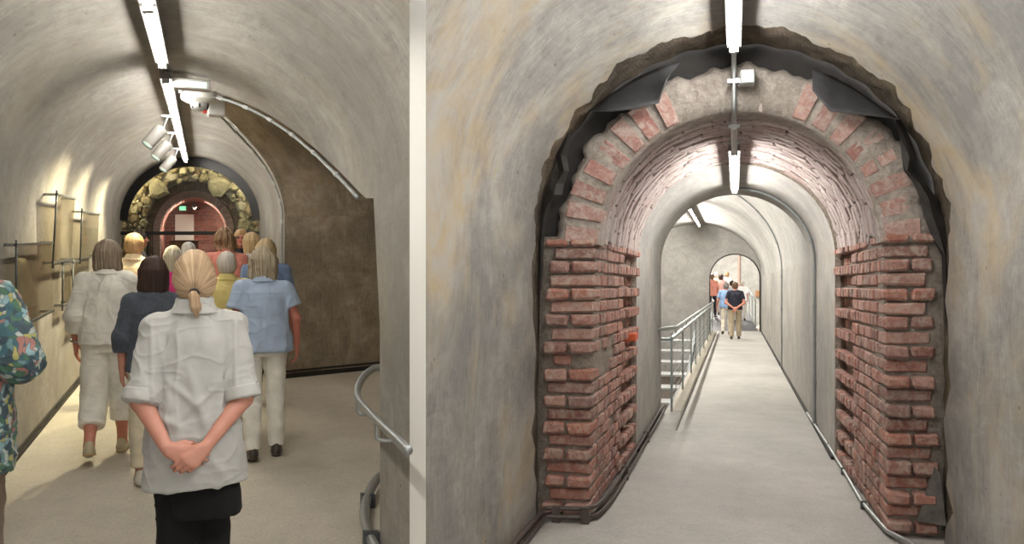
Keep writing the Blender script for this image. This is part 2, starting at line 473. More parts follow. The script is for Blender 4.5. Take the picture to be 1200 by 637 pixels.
# ------------------------------------------------------------------ end of the gallery: framed glass before the broken masonry arch
def arch_pts(c,a,sp,r,n=40,w0=0.0,leg=6):
    p=[(c-a,w) for w in lin(w0,sp,leg)[:-1]]
    p+=[(c-a*math.cos(PI*i/n),sp+r*math.sin(PI*i/n)) for i in range(n+1)]
    p+=[(c+a,w) for w in lin(sp,w0,leg)[1:]]
    return p
root=empty('glazed_screen',LP(-.22,END-.1,0),0,'black arched steel frame with glass across the end of the left gallery','glass screen')
mb=MB(LP)
o=arch_pts(cL,aL-.002,spL,rL-.002); i_=arch_pts(cL,aL-.13,spL-.02,rL-.14)
for d0,d1 in ((END-.12,END-.02),):
    A=[(u,d0,w) for u,w in o]; B=[(u,d0,w) for u,w in i_]; C=[(u,d1,w) for u,w in i_]; D=[(u,d1,w) for u,w in o]
    k0=next(i for i,(u,w) in enumerate(o) if w>1.88); k1=len(o)-k0
    mb.grid([R[k0:k1] for R in (D,A,B,C)])
mb.build('arch_frame',M['black'],root)
mb=MB(LP); mb.box(uLw+.01,uRw-.01,END-.10,END-.05,1.655,1.715); mb.build('transom',M['black'],root)
for u in (-.93,.5):
    mb=MB(LP); mb.box(u-.02,u+.02,END-.09,END-.055,0,1.655); mb.build('mullion',M['black'],root)
mb=MB(LP)
pts=arch_pts(cL,aL-.1,spL,rL-.1)
mb.poly([(u,END-.07,w) for u,w in pts]); mb.poly([(u,END-.062,w) for u,w in pts],flip=True)
mb.build('glass_pane',M['pane'],root)

# hidden warm fill strip added behind the frame arch to brighten the rubble
mb=MB(LP); pts=[(cL-(aL-.06)*math.cos(t),END+.0,spL+(rL-.065)*math.sin(t)) for t in lin(.15,PI-.15,40)]
st_=empty('fill_light_strip',LP(-.22,END,2.9),0,'thin warm fill strip added out of view behind the black arch frame','light strip')
mb.tube(pts,.012,6); mb.build('fill_strip',m_emit('fill_strip_glow',(255,240,206),TUBE*.42),st_,smooth=True)
mb=MB(LP); mb.grid([[(u,END-.014,w) for u,_,w in pts],[(cL+(u-cL)*1.03,END-.014,spL+(w-spL)*1.03) for u,_,w in pts],[(cL+(u-cL)*1.03,END+.02,spL+(w-spL)*1.03) for u,_,w in pts]]); mb.build('channel',M['black'],st_)
# rubble masonry ring round the inner brick arch: every stone raised from the bed
def rubble(u,w):
    return 0
icx,iax,isp,irr=-.17,.84,1.72,.86
stone_m=NT('rubble_stone'); g=stone_m.n('ShaderNodeNewGeometry'); v=stone_m.coords()
c=stone_m.ramp(g.outputs['Random Per Island'],[(0,srgb(176,164,130)),(.35,srgb(206,194,160)),(.6,srgb(188,172,132)),(.8,srgb(150,126,98)),(1,srgb(214,206,180))])
nn=stone_m.noise(v,9,6,.7); c=stone_m.mix(.8,c,stone_m.ramp(nn,[(.3,(.5,.48,.44)),(.65,(1.1,1.1,1.1))]),'MULTIPLY')
stone_m.base(c); stone_m.bump(nn,.8,.05); M['stone']=stone_m.set(Roughness=.9)
mb=MB(LP)
random.seed(11)
mb2=MB(LP)   # bed behind the stones
o=arch_pts(cL,aL+.02,spL,rL+.02); i_=arch_pts(icx,iax,isp,irr)
mb2.grid([[(u,END+.28,w) for u,w in o],[(u,END+.28,w) for u,w in i_],[(u,END+.75,w) for u,w in i_]])
mb2.build('wall_end_bed',M['mortar'],kind='structure')
def inside(u,w,c,a,sp,r):
    if w<sp: return abs(u-c)<a
    return ((u-c)/a)**2+((w-sp)/r)**2<1
stones=[]
for _ in range(14000):
    u=random.uniform(cL-aL,cL+aL); w=random.uniform(0,spL+rL)
    if not inside(u,w,cL,aL,spL,rL) or inside(u,w,icx,iax+.03,isp,irr+.03): continue
    big=random.choice((.04,.06,.08,.10,.13)) if _<7000 else random.choice((.03,.04,.05))
    if w>2.35: big*=1.5
    if all(math.hypot((u-a)/1.15,w-b)>(big+r)*.70 for a,b,r in stones): stones.append((u,w,big))
for (u,w,r) in stones:
    n=random.choice((6,7,8)); ph=random.random()*6
    el=random.uniform(.75,1.5); ro=random.random()*PI
    base=[]
    for k in range(n):
        an=ph+2*PI*k/n+random.uniform(-.25,.25); rr=r*random.uniform(.85,1.2)
        x,y=rr*math.cos(an)*el,rr*math.sin(an)
        x,y=x*math.cos(ro)-y*math.sin(ro),x*math.sin(ro)+y*math.cos(ro)
        base.append((x,y))
    dep=random.uniform(.05,.15)
    i0=mb.add([(u+x,END+.30,w+y) for x,y in base]); i1=mb.add([(u+x*.95,END+.28-dep*.6,w+y*.95) for x,y in base]); i2=mb.add([(u+x*.6,END+.28-dep+random.uniform(-.02,.02),w+y*.6) for x,y in base])
    for k in range(n):
        k2=(k+1)%n
        mb.face([i0+k,i0+k2,i1+k2,i1+k]); mb.face([i1+k,i1+k2,i2+k2,i2+k])
    mb.face([i2+k for k in range(n)])
mb.build('wall_end',M['stone'],kind='structure')
# inner arch: two brick rings, then the deep pale ring, and the rear brick wall
mb=MB(LP); mbm=MB(LP)
def ring_bricks(mb,c,a,r,sp,t,d0,d1,n,frac=.8,drop=()):
    for k in range(n):
        if k in drop: continue
        t0=PI*k/n; t1=PI*(k+frac)/n; j=random.uniform(-.02,.02)
        cs=[]
        for dd in (d0+j,d1):
            for (q,rad) in ((t0,0),(t1,0),(t1,t),(t0,t)):
                cs.append((c-(a+rad)*math.cos(q),dd,sp+(r+rad)*math.sin(q)))
        mb.hexa(cs)
ring_bricks(mb,icx,.735,.735,1.72,.125,END+.42,END+.7,44,.8,(27,28))
for s in (-1,1):
    for k in range(19):
        x=icx+s*.735; mb.box(min(x,x+s*.125),max(x,x+s*.125),END+.42+random.uniform(-.02,.02),END+.7,k*.09,k*.09+.075)
mb.build('wall_end_arch',m_brick('end_arch_brick',[(104,82,66),(128,100,80),(112,80,64),(140,116,94)],(150,136,112),.35),kind='structure')
mb=MB(LP)
a0=arch_pts(icx,.86,1.72,.86); a1=arch_pts(icx,.72,1.72,.725); a2=arch_pts(icx,.60,1.72,.60)
mb.grid([[(u,END+.72,w) for u,w in a0],[(u,END+.72,w) for u,w in a1]])
mb.build('wall_end_backing',M['mortar_dark'],kind='structure')
mb=MB(LP); ring_bricks(mb,icx,.6,.6,1.72,.13,END+.74,END+1.2,40,.88)
for s in (-1,1):
    for k in range(20):
        x=icx+s*.6; mb.box(min(x,x+s*.13),max(x,x+s*.13),END+.74+random.uniform(-.01,.01),END+1.2,k*.0865,k*.0865+.078)
mb.build('wall_end_ring',m_brick('pale_ring_brick',[(176,138,126),(190,154,142),(182,148,138)],(196,178,168),.4),kind='structure')
mb=MB(LP); mb.grid([[(u,END+.80,w) for u,w in a2],[(u,END+3.4,w) for u,w in arch_pts(icx,.62,1.72,.62)]],[[(i*.05,0) for i in range(len(a2))],[(i*.05,2.6) for i in range(len(a2))]])
mb.build('ceiling_recess',M['brick_back'],kind='structure')
# rear wall of bricks
mb=MB(LP); BW=END+3.0
for k in range(33):
    u=-1.1+(k%2)*.06
    while u<.8:
        L=random.choice((.12,.24,.24)); mb.chambox(u,u+L-.012,BW-.02-random.random()*.012,BW+.1,k*.0765,k*.0765+.066,.004); u+=L
mb.build('wall_rear',M['brick_back'],kind='structure')
mb=MB(LP); mb.box(-1.2,.9,BW-.008,BW+.12,0,2.6); mb.build('wall_rear_bed',M['mortar'],kind='structure')
mb=MB(LP); mb.chambox(-.58,-.19,BW-.07,BW-.026,1.46,2.07,.004); o=mb.build('notice_board',M['white_pvc']); tag(o,'pale blank board on the brick wall at the end of the left gallery','board')
mb=MB(LP)
root=empty('exit_sign',LP(-.42,BW-.10,2.16),0,'small lit green exit sign above the pale board','sign')
mb.chambox(-.49,-.35,BW-.12,BW-.028,2.15,2.24,.004); mb.build('housing',M['white_pvc'],root)
mb=MB(LP); mb.box(-.485,-.355,BW-.126,BW-.121,2.155,2.235); mb.build('lit_face',M['exit_green'],root)
mb=MB(LP) # running figure, arrow and door of the sign
for (x0,x1,z0,z1) in ((-.45,-.438,2.19,2.222),(-.46,-.43,2.205,2.211),(-.452,-.446,2.165,2.19),(-.44,-.432,2.165,2.19),(-.448,-.440,2.223,2.230),(-.41,-.385,2.192,2.2),(-.377,-.362,2.165,2.228)):
    mb.box(x0,x1,BW-.1285,BW-.1262,z0,z1)
mb.build('pictogram',M['white_pvc'],root)
# timber crate low in the recess
root=empty('timber_box',LP(-.33,END+1.6,0),0,'low brown wooden box standing behind the glass screen','box')
mb=MB(LP)
for k in range(8): mb.chambox(-.62,-.10,END+1.40,END+1.42,.04+k*.19,.04+k*.19+.18,.004)
mb.build('front',m_plain('brown_timber',(122,84,58),.7,var=.25,scale=12),root)
mb=MB(LP); mb.box(-.63,-.09,END+1.42,END+1.85,.02,1.52); mb.box(-.64,-.08,END+1.38,END+1.87,1.52,1.55); mb.build('body',m_plain('brown_timber_dark',(104,70,48),.7,var=.2,scale=12),root)

# ------------------------------------------------------------------ lamps
LAMPS=[]
def tube_lamp(frame,u,d0,d1,w,nseg,label,group,hang=.0,tm=None):
    root=empty('tube_lamp',frame(u,(d0+d1)/2,w),0,label,'lamp',group)
    mb=MB(frame); mb.box(u-.045,u+.045,d0,d1,w+.032,w+.085)
    if hang>0:
        for d in lin(d0+.3,d1-.3,max(2,nseg)): mb.box(u-.012,u+.012,d-.012,d+.012,w+.085,w+.085+hang)
    mb.build('housing',M['lamp_body'],root)
    seg=(d1-d0)/nseg
    for k in range(nseg):
        a=d0+k*seg+.02; b=d0+(k+1)*seg-.02
        mb=MB(frame); mb.tube([(u,x,w+.015) for x in lin(a,b,5)],.016,10); mb.build('tube',tm or M['tube'],root,smooth=True,autosmooth=50)
        for x in (a,b-.02):
            mb=MB(frame); mb.box(u-.028,u+.028,x-.018 if x==a else x+.01,x+.01 if x==a else x+.038,w-.004,w+.05); mb.build('end_cap',M['grey_pvc'],root)
    return root
def area(name,loc,sx,sy,rot,power,col=(1,.97,.93)):
    l=bpy.data.lights.new(name,'AREA'); l.shape='RECTANGLE'; l.size=sx; l.size_y=sy; l.energy=power; l.color=col
    o=bpy.data.objects.new(name,l); COL.objects.link(o); o.location=loc; o.rotation_euler=rot; return o
tube_lamp(LP,-.285,1.2,5.35,2.84,3,'long lit tube lamp overhead, nearest in the left gallery','tube lamps of the left gallery',.06)
tube_lamp(LP,-.285,5.85,12.5,2.84,5,'long lit row of tubes running from the spotlights to the glass screen','tube lamps of the left gallery',.06)
tube_lamp(LP,-.17,END+1.75,END+2.2,2.16,1,'short lit tube under the brick arch behind the glass screen','tube lamps of the left gallery',.06,m_emit('lit_tube_recess',(255,248,232),TUBE*7))

# ------------------------------------------------------------------ spotlights, detector, emergency light, boxes
def spot_lamp(u,d,w,label):
    root=empty('spotlight',LP(u,d,w),YAW_L,label,'spotlight','grey spotlights by the left tube row')
    aim=Matrix.Rotation(math.radians(205),4,'Y') @ Matrix.Rotation(math.radians(18),4,'X')   # points down towards the left wall
    aim=Matrix.Rotation(math.radians(-22),4,'X')@Matrix.Rotation(math.radians(180+32),4,'Y')
    mb=MB(); mb.lathe([(.045,-.10),(.062,-.09),(.062,.13),(.056,.14),(.056,.12),(.03,.10)],24,aim); o=mb.build('lamp_head',M['spot_body'],root,smooth=True,autosmooth=35)
    mb=MB(); mb.lathe([(.001,.118),(.055,.121)],24,aim); mb.build('lens',M['exit_face'],root,smooth=True)
    mb=MB(); mb.tube([(0.066,0,-.02),(.075,0,.10),(.11,0,.19)],.011,8); mb.box(.05,.20,-.03,.03,.18,.205); mb.build('bracket',M['steel'],root,smooth=True,autosmooth=40)
    l=bpy.data.lights.new('spot_beam','SPOT'); l.energy=SPOT; l.spot_size=math.radians(120); l.spot_blend=1.0; l.color=(1,.88,.55); l.shadow_soft_size=.05
    b=bpy.data.objects.new('spot_beam',l); COL.objects.link(b)
    p=LP(u,d,w); b.location=p+Vector((-.12,0.03,-.2)); tgt=LP(uLw,d-.6,1.0); dv=(tgt-b.location)
    b.rotation_euler=dv.to_track_quat('-Z','Y').to_euler()
spot_lamp(-.47,7.6,2.66,'grey cylinder spotlight, nearest of the three beside the tube row')
spot_lamp(-.47,8.9,2.66,'grey cylinder spotlight, middle of the three beside the tube row')
spot_lamp(-.47,10.6,2.66,'grey cylinder spotlight, farthest of the three beside the tube row')
root=empty('emergency_light',LP(-.09,6.1,2.88),YAW_L,'flat white emergency light with lit green strip on the vault','emergency light')
mb=MB(); mb.chambox(-.14,.14,-.055,.055,-.05,.03,.008); mb.build('housing',M['white_pvc'],root)
mb=MB(); mb.box(-.06,.11,-.0585,-.0555,-.04,.005); mb.build('lit_face',M['exit_face'],root)
root=empty('smoke_detector',LP(-.03,6.75,2.86),YAW_L,'round white smoke detector dome on the vault beside the tube row','detector')
mb=MB(); mb.lathe([(.15,.06),(.155,.03),(.15,.0),(.11,-.025),(.06,-.035)],32); mb.build('base_disc',M['white_pvc'],root,smooth=True,autosmooth=40)
mb=MB(); mb.lathe([(.08,-.03),(.075,-.06),(.05,-.085),(.02,-.095)],28); mb.build('sensor_dome',M['grey_pvc'],root,smooth=True)
for k in range(6):
    mb=MB(); a=2*PI*k/6; mb.box(-.008,.008,.062,.078,-.075,-.04,Matrix.Rotation(a,4,'Z')); mb.build('vent',M['black'],root)
root=empty('junction_box',LP(.12,7.0,2.83),YAW_L,'white square junction box beside the smoke detector','junction box')
mb=MB(); mb.chambox(-.075,.075,-.05,.05,-.075,.075,.01); mb.build('body',M['white_pvc'],root)
mb=MB(); mb.chambox(-.115,-.075,-.03,.03,-.05,.04,.006); mb.build('terminal',M['red'],root)

# ------------------------------------------------------------------ conduits that follow the two groins of the side passage
def groin_conduit(fn,name,label,w_end,t0,off=.03,toflr=False):
    path=[]
    for k in range(40):
        w=spL+BR*(1-(k/39.0)**1.5)
        if w<w_end: break
        path.append((uo(w)-off*.7,fn(w),w-off))
    if toflr:
        for w in lin(1.85,.05,10): path.append((uRw-.03,df(0)+.02,w))
    root=empty(name,LP(*path[0]),0,label,'conduit')
    mb=MB(LP); mb.tube(path,.013,8); mb.build('pipe',M['conduit'],root,smooth=True)
    n=len(path); 
    for k in range(3,n-2,6):
        mb=MB(LP); q0,q1=Vector(path[k]),Vector(path[k+1]); mb.tube([q0,q0+(q1-q0).normalized()*.05],.018,8); mb.build('clip',M['grey_pvc'],root,smooth=True,autosmooth=40)
groin_conduit(lambda w:dn(w)-.03,'cable_conduit','grey cable conduit curving from the emergency light along the vault edge',1.93,.03)
groin_conduit(lambda w:df(w)+.05,'cable_conduit','grey cable conduit dropping from the junction box to the far passage corner',1.93,.03,toflr=True)

# ------------------------------------------------------------------ handrail on the near right wall
root=empty('handrail',LP(.87,3.6,.8),0,'grey steel handrail curving round the wall nose beside the fork','handrail')
mb=MB(LP)
P=[(.845,3.17,.80),(.845,3.3,.80),(.845,3.6,.79),(.85,4.0,.78),(.86,4.25,.775),(.885,4.42,.78),(.925,4.56,.80),(.99,4.70,.83),(1.06,4.78,.855),(1.10,4.80,.858)]
def smooth_path(P,it=2):
    P=[Vector(p) for p in P]
    for _ in range(it):
        Q=[P[0]]
        for a,b in zip(P,P[1:]): Q+= [a*.75+b*.25,a*.25+b*.75]
        Q.append(P[-1]); P=Q
    return P
mb.tube(smooth_path(P),.021,14); mb.build('rail',M['steel'],root,smooth=True)
for (u,d,w) in ((.845,3.75,.785),(.868,4.32,.777)):
    mb=MB(LP); mb.tube(smooth_path([(u,d,w-.02),(u,d,w-.09),(u+.02,d+.0,w-.10),(uRw+.03,d,w-.10)],1),.010,8)
    mb.build('bracket',M['steel'],root,smooth=True)
mb=MB(LP); P=[(uRw-.05,3.6,.05),(uRw-.05,4.15,.05),(uRw-.02,4.45,.05),(uRw+.06,4.75,.06),(uRw+.18,5.02,.09),(uRw+.26,5.12,.10)]
root=empty('floor_pipe',LP(uRw,4.4,0),0,'grey pipe bent along the foot of the wall nose below the handrail','pipe')
mb.tube(smooth_path(P),.028,12); mb.build('pipe',M['steel'],root,smooth=True)
for k in (1,3):
    p=Vector(P[k]); mb=MB(LP); mb.box(p.x-.034,p.x+.05,p.y-.02,p.y+.02,0,.085); mb.build('clamp',M['steel_dark'],root)

# ------------------------------------------------------------------ clear display panels on the left wall
def panel(u0,u1,d0,d1,w0,w1,label,lean=0.0,rod=True):
    root=empty('display_panel',LP(u0,(d0+d1)/2,w0),0,label,'display panel','clear panels on the left wall')
    t=.008
    def q(d,w): return u0+(u1-u0)*(w-w0)/(w1-w0)
    mb=MB(LP); mb.hexa([(q(0,w0),d0,w0),(q(0,w0)+t,d0,w0),(q(0,w0)+t,d1,w0),(q(0,w0),d1,w0),(u1,d0,w1),(u1+t,d0,w1),(u1+t,d1,w1),(u1,d1,w1)])
    mb.build('sheet',M['plexi'],root)
    # slim bars at head and foot, rod on the near edge
    for w,uu in ((w1,u1),(w0,u0)):
        mb=MB(LP); mb.box(uu-.006,uu+.016,d0-.03,d1+.03,w-.012,w+.006); mb.build('clamp_bar',M['steel_dark'],root)
        for d in (d0+.03,d1-.03):
            mb=MB(LP); mb.box(uLw,uu,d-.012,d+.012,w-.014,w+.008); mb.build('standoff',M['steel'],root)
    if rod:
        mb=MB(LP); mb.tube([(u0+.004,d0-.012,w0-.05),(u1+.004,d0-.012,w1+.03)],.009,8); mb.build('rod',M['steel_dark'],root,smooth=True)
panel(-1.3,-1.3,5.34,6.58,1.03,1.615,'large square clear panel on the left wall, lowest and nearest')
panel(-1.3,-1.262,6.62,7.52,1.44,2.03,'clear panel leaning from the wall above a small one')
panel(-1.31,-1.31,7.15,7.55,1.02,1.41,'small clear panel tucked under the leaning one')
panel(-1.3,-1.28,8.1,9.4,1.42,1.92,'clear panel beside the leaning one, farther along the left wall')
panel(-1.31,-1.31,7.72,8.75,.80,1.40,'tall clear panel on the left wall behind the person in white')
# ================================================================== right gallery
cR,aR,spR,rR=-.03,1.31,1.86,1.30
KL=-101+0; KRr=(499-862)/900.0
EDGE=4.93           # broken edge of the plaster lining
BF=5.02             # brick face
BE=7.15             # brick reveal ends, plastered barrel begins
BA=9.5              # barrel opens into the hall
HE=27.0             # end wall of the hall
def start_r(u):
    if u<-.12: return u/KRr+SKEW*u
    return -1.0+(min(-u,.0)+0)*0 + (max(0,-u)/.12)*(1.0+ .12/-KRr-.0216)
def jag(s): return .05*math.sin(s*7.3)+.035*math.sin(s*17.1+1)+.02*math.sin(s*41+2)+.012*math.sin(s*83)
def lip(s): return EDGE-.05-.20*math.exp(-((s-3.9)/1.6)**2)+jag(s)*.9+.05*math.sin(s*29)*max(0,math.sin(s*2.6+.5))
def lining_profile():
    p=[]
    for w in lin(0,spR,16): p.append((cR-aR,w,w))
    for k in range(1,160):
        th=PI-PI*k/160; p.append((cR+aR*math.cos(th),spR+rR*math.sin(th),spR+(PI-th)*1.3))
    for w in lin(spR,0,16): p.append((cR+aR,w,spR+PI*1.3+spR-w))
    return p
prof=lining_profile()
def lining(i0,i1,name,mat,flip=False):
    mb=MB(RP); rows=[];uv=[]
    for (u,w,s) in prof[i0:i1]:
        ds=lin(start_r(u),lip(s),40); rows.append([(u,d,w) for d in ds]); uv.append([(s,d) for d in ds])
    mb.grid(rows,uv); return mb.build(name,mat,smooth=True,kind='structure')
lining(0,16,'wall_divide_right',M['plaster_r']); lining(15,176,'ceiling_right',M['plaster_r']); lining(175,191,'wall_far_right',M['plaster_r'])
# stripped brown band between the ragged plaster edge and the brickwork
mb=MB(RP); rows=[];UV=[]
DIRS=[]
for (u,w,s) in prof:
    if w<=spR: nx,nw=(-1 if u<cR else 1),0
    else:
        nx,nw=(u-cR)/aR,(w-spR)/rR; L=math.hypot(nx,nw); nx/=L; nw/=L
    DIRS.append((nx,nw)); e=lip(s)
    r=[(u,e-.002,w)]
    for q in (0,.25,.5,.75,1):
        t=.016+.014*math.sin(s*13+q*5)**2+.01*q; r.append((u+nx*t,e+.012+(BF+.10-e)*q,w+nw*t))
    rows.append(r); UV.append([(s,k*.1) for k in range(6)])
mb.grid(rows,UV); mb.build('trim_1',M['soot'],kind='structure')
# black tar ribbon lining the gap, showing irregularly
random.seed(3)
# backing face behind the brick ring (dark), spans from lining outwards to jamb
mb=MB(RP)
inn=[]
for (u,w,s) in prof:
    pass
mb.grid([[(u+nx*.2,BF+.13,w+nw*.2) for (u,w,s),(nx,nw) in zip(prof,DIRS)],[(cR+(u-cR)*.86,BF+.13,(w if w<spR else spR+(w-spR)*.86)) for (u,w,s) in prof]],flip=True)
mb.build('wall_gap',M['tar'],kind='structure')
# paint scabs at the lip of the lining: peeled dark patches
# ------------------------------------------------------------------ brick arch face
JA=.93; RX,RY,SPB=.925,.86,1.86
rx0,ry0=RX,RY
mb=MB(RP); mo=MB(RP)
random.seed(21)
NV=21
def vouss(mb,t0,t1,r0,r1,d0,d1):
    cs=[]
    for k,(t,r) in enumerate(((t0,r0),(t1,r0),(t1,r1),(t0,r1))):
        cs.append((-(rx0+r)*math.cos(t),(SPB+(ry0+r)*math.sin(t))))
    # chamfered front: inner loop slightly smaller and forward
    cx=sum(p[0] for p in cs)/4; cz=sum(p[1] for p in cs)/4
    fr=[(cx+(x-cx)*random.uniform(.86,.95),cz+(z-cz)*random.uniform(.88,.95)) for x,z in cs]
    i0=mb.add([(x,d1,z) for x,z in cs]); i1=mb.add([(x,d0+.014,z) for x,z in cs]); i2=mb.add([(x,d0+random.uniform(-.006,.006),z) for x,z in fr])
    for k in range(4):
        k2=(k+1)%4; mb.face([i0+k,i0+k2,i1+k2,i1+k]); mb.face([i1+k,i1+k2,i2+k2,i2+k])
    mb.face([i2,i2+1,i2+2,i2+3]); mb.face([i0+3,i0+2,i0+1,i0])
for k in range(NV):
    t0=PI*(k+.12+random.uniform(-.04,.04))/NV; t1=PI*(k+.80+random.uniform(-.05,.05))/NV
    c=abs(k-NV/2+.5)
    top=c<2.2
    rl=random.uniform(.22,.27)
    if top: vouss(mb,t0,t1,.015,random.uniform(.10,.17),BF+random.uniform(.02,.03),BF+.2)
    elif random.random()<.15: vouss(mb,t0,t1,.01,.11,BF+.01,BF+.2); vouss(mb,t0+.01,t1-.01,.13,rl,BF+.012,BF+.2)
    else: vouss(mb,t0,t1,random.uniform(.0,.02),rl,BF+random.uniform(-.005,.012),BF+.2)
fix_normals(mb.build('wall_arch_face',M['brick_face'],kind='structure'))
# mortar bed of the ring with a ragged outer edge
mo=MB(RP)
N=160; R0=[];R1=[];R2=[];R3=[];R4=[]
for k in range(N+1):
    t=PI*k/N; j=.018*math.sin(k*.25)+.014*math.sin(k*.61+1)+.008*math.sin(k*1.3)
    ex=.31+j
    if t<.55: ex=.30+j*.8
    def P(r,d,dx=0): return (-(rx0+r)*math.cos(t),d+dx,SPB+(ry0+r)*math.sin(t))
    rnd=lambda: random.uniform(-.007,.007)
    R0.append(P(.0,BF+.2)); R1.append(P(.002,BF+.016+rnd())); R2.append(P(.12,BF+.012+rnd())); R3.append(P(ex-.05,BF+.012+rnd()*1.5)); R4.append(P(ex,BF+.06+rnd()))
R5=[(x*1.0,BF+.2,z) for (x,_,z) in R4]
mo.grid([R0,R1,R2,R3,R4,R5],flip=True); mo.build('wall_arch_mortar',M['mortar_pale'],smooth=True,kind='structure')
# ------------------------------------------------------------------ jambs: toothed brick courses
CH=.0912
for sgn,nm,JA,lean in ((-1,'left',.99,.024),(1,'right',.955,.010)):
    mb=MB(RP); mm=MB(RP)
    X=lambda a:sgn*a
    def bx(a0,a1,d0,d1,z0,z1,b=.008,j=.004):
        tp=(.0 if d0<BF+.1 else .02*(d0-BF))+lean*z0; x0,x1=sorted((X(a0-tp),X(a1-tp))); mb.chambox(x0,x1,d0,d1,z0,z1,b,None,j)
    for k in range(21):
        z0=k*CH+random.uniform(-.004,.004)+.03; z1=z0+CH-.016
        if k==20: z1=z0+.05
        # face bricks
        hole = sgn<0 and 10<=k<=12
        if k%2==0:
            pro=random.uniform(-.045,-.02) if k<14 else random.uniform(-.02,0)
            w1=random.uniform(.145,.165)+(.018 if sgn<0 else 0)
            bx(JA,JA+w1,BF+pro+(.03 if hole and k==10 else 0),BF+.25,z0,z1,.009,.005)
            bx(JA+w1+random.uniform(.014,.022),JA+w1+(.168 if sgn<0 else .15)+random.uniform(-.01,.02),BF+pro+random.uniform(-.01,.02),BF+.25,z0,z1,.010,.006)
        else:
            ins=random.uniform(.018,.036) if k<14 else random.uniform(.0,.02)
            if hole: bx(JA+.16,JA+.29,BF+ins,BF+.25,z0,z1)
            else: bx(JA+.004,JA+(.30 if sgn<0 else .26)+random.uniform(-.01,.03),BF+ins,BF+.25,z0,z1,.007,.004)
        # reveal bricks facing the walkway
        d=BF+(.25 if k%2 else .12)+.02
        if hole and k==11: d=BF+.42
        while d<BE-.06:
            L=.118 if (k%2==0 or d>BE-.85) else .242
            L=min(L,BE-d-.005)
            far=d>BE-.88
            ins=random.uniform(0,.010)
            if far and k%2==1: ins=.075+random.uniform(0,.02)
            if far and k%2==0: ins=-.012+random.uniform(0,.008)
            if hole and not far and random.random()<.45: ins+=random.uniform(.02,.07)
            if random.random()<.03: ins+=.05
            bx(JA+ins,JA+.2,d,d+L-.010,z0,z1,.005,.003); d+=L+random.uniform(.002,.006)
    fix_normals(mb.build('wall_jamb_'+nm,M['brick'],kind='structure'))
    # mortar core
    rows=[]
    for z in lin(0,SPB+.06,60):
        rr=[]
        for a,d in [(JA+.42,BF+.22),(JA+.40,BF+.05)]+[(JA+.33-i*.03,BF+.045+random.uniform(-.012,.012)) for i in range(10)]+[(JA+.011+random.uniform(-.005,.006),BF+.07+i*.06) for i in range(35)]:
            if d>BE-.87 and a<JA+.1: a+=.04
            rr.append((X(a-lean*z),min(d,BE),z))
        rows.append(rr)
    mm.grid(rows,flip=(sgn<0)); mm.build('wall_mortar_'+nm,M['mortar'],smooth=True,kind='structure')
# loose bright brick in the damaged left jamb
tag(None or (lambda o:o)((lambda mb:(mb.chambox(-.99,-.87,6.5,6.72,1.10,1.165,.006,None,.003),mb.build('loose_brick',m_plain('orange_brick',(196,92,56),.85,var=.15,scale=40)))[1])(MB(RP))),'bright orange brick lying loose in a hole of the left brick jamb','brick')
# dark slate wedge at the foot of the right jamb
mb=MB(RP); mb.hexa([(1.13,4.97,.12),(1.30,4.97,.10),(1.30,5.0,.10),(1.13,5.0,.12),(1.235,4.99,.46),(1.27,4.99,.42),(1.27,5.02,.42),(1.235,5.02,.46)])
tag(mb.build('stone_shard',m_plain('shard_grey',(98,94,88),.9,var=.35,scale=18)),'grey triangular shard leaning at the foot of the right brick jamb','stone')
# ------------------------------------------------------------------ brick vault of the reveal: rings of limewashed bricks
mb=MB(RP); mm=MB(RP); random.seed(4)
d=BF+.03; ring=0
while d<BE-.02:
    t=random.uniform(0,.2)-.1
    wd=.072
    while t<PI+.05:
        L=random.uniform(.20,.27)/.88
        a,b=max(t,0.02),min(t+L-.02,PI-.02)
        if b-a>.05:
            j=random.uniform(-.004,.014); dj=random.uniform(-.012,.012); sl=random.uniform(-.012,.012)
            n=4; i0=None; rowsI=[];
            for q in range(n+1):
                tt=a+(b-a)*q/n; e=.006 if q in (0,n) else 0
                o=sl*(q/n-.5)
                rowsI.append([(-(rx0+r)*math.cos(tt),dd+dj+o,SPB+(ry0+r)*math.sin(tt)) for r,dd in ((.06,d),(-.004+j+e+.008,d),(-.004+j+e,d+.008),(-.004+j+e,d+wd-.018),(-.004+j+e+.008,d+wd-.010),(.06,d+wd-.010))])
            mb.grid(rowsI)
            i0=mb.add(rowsI[0]); mb.face([i0+k for k in range(6)]); i0=mb.add(rowsI[-1]); mb.face([i0+k for k in range(6)][::-1])
        t+=L
    d+=wd+.002; ring+=1
fix_normals(mb.build('ceiling_brick',M['brick_pale'],kind='structure'))
mm.grid([[(-(rx0+.024)*math.cos(PI*k/60),dd,SPB+(ry0+.024)*math.sin(PI*k/60)) for dd in (BF+.05,BE)] for k in range(61)]); mm.build('ceiling_brick_bed',M['mortar_deep'],smooth=True,kind='structure')
# ------------------------------------------------------------------ plastered barrel, then the wider hall
cB,aB,spB,rB=-.02,.92,1.85,.86
def prof_b(n=48,w0=0.0):
    p=[]
    for w in lin(w0,spB,12): p.append((cB-aB,w,w))
    for k in range(1,n): th=PI-PI*k/n; p.append((cB+aB*math.cos(th),spB+rB*math.sin(th),spB+(PI-th)*.9))
    for w in lin(spB,w0,12): p.append((cB+aB,w,2*spB+PI*.9-w))
    return p
pb=prof_b()
def barrel(i0,i1,name):
    mb=MB(RP); rows=[];uv=[]
    for (u,w,s) in pb[i0:i1]:
        ds=lin(BE-.03,BA,24); rows.append([(u,d,w) for d in ds]); uv.append([(s,d) for d in ds])
    mb.grid(rows,uv); mb.build(name,M['plaster_in'],smooth=True,kind='structure')
barrel(0,12,'wall_barrel_left'); barrel(11,60,'ceiling_barrel'); barrel(59,71,'wall_barrel_right')
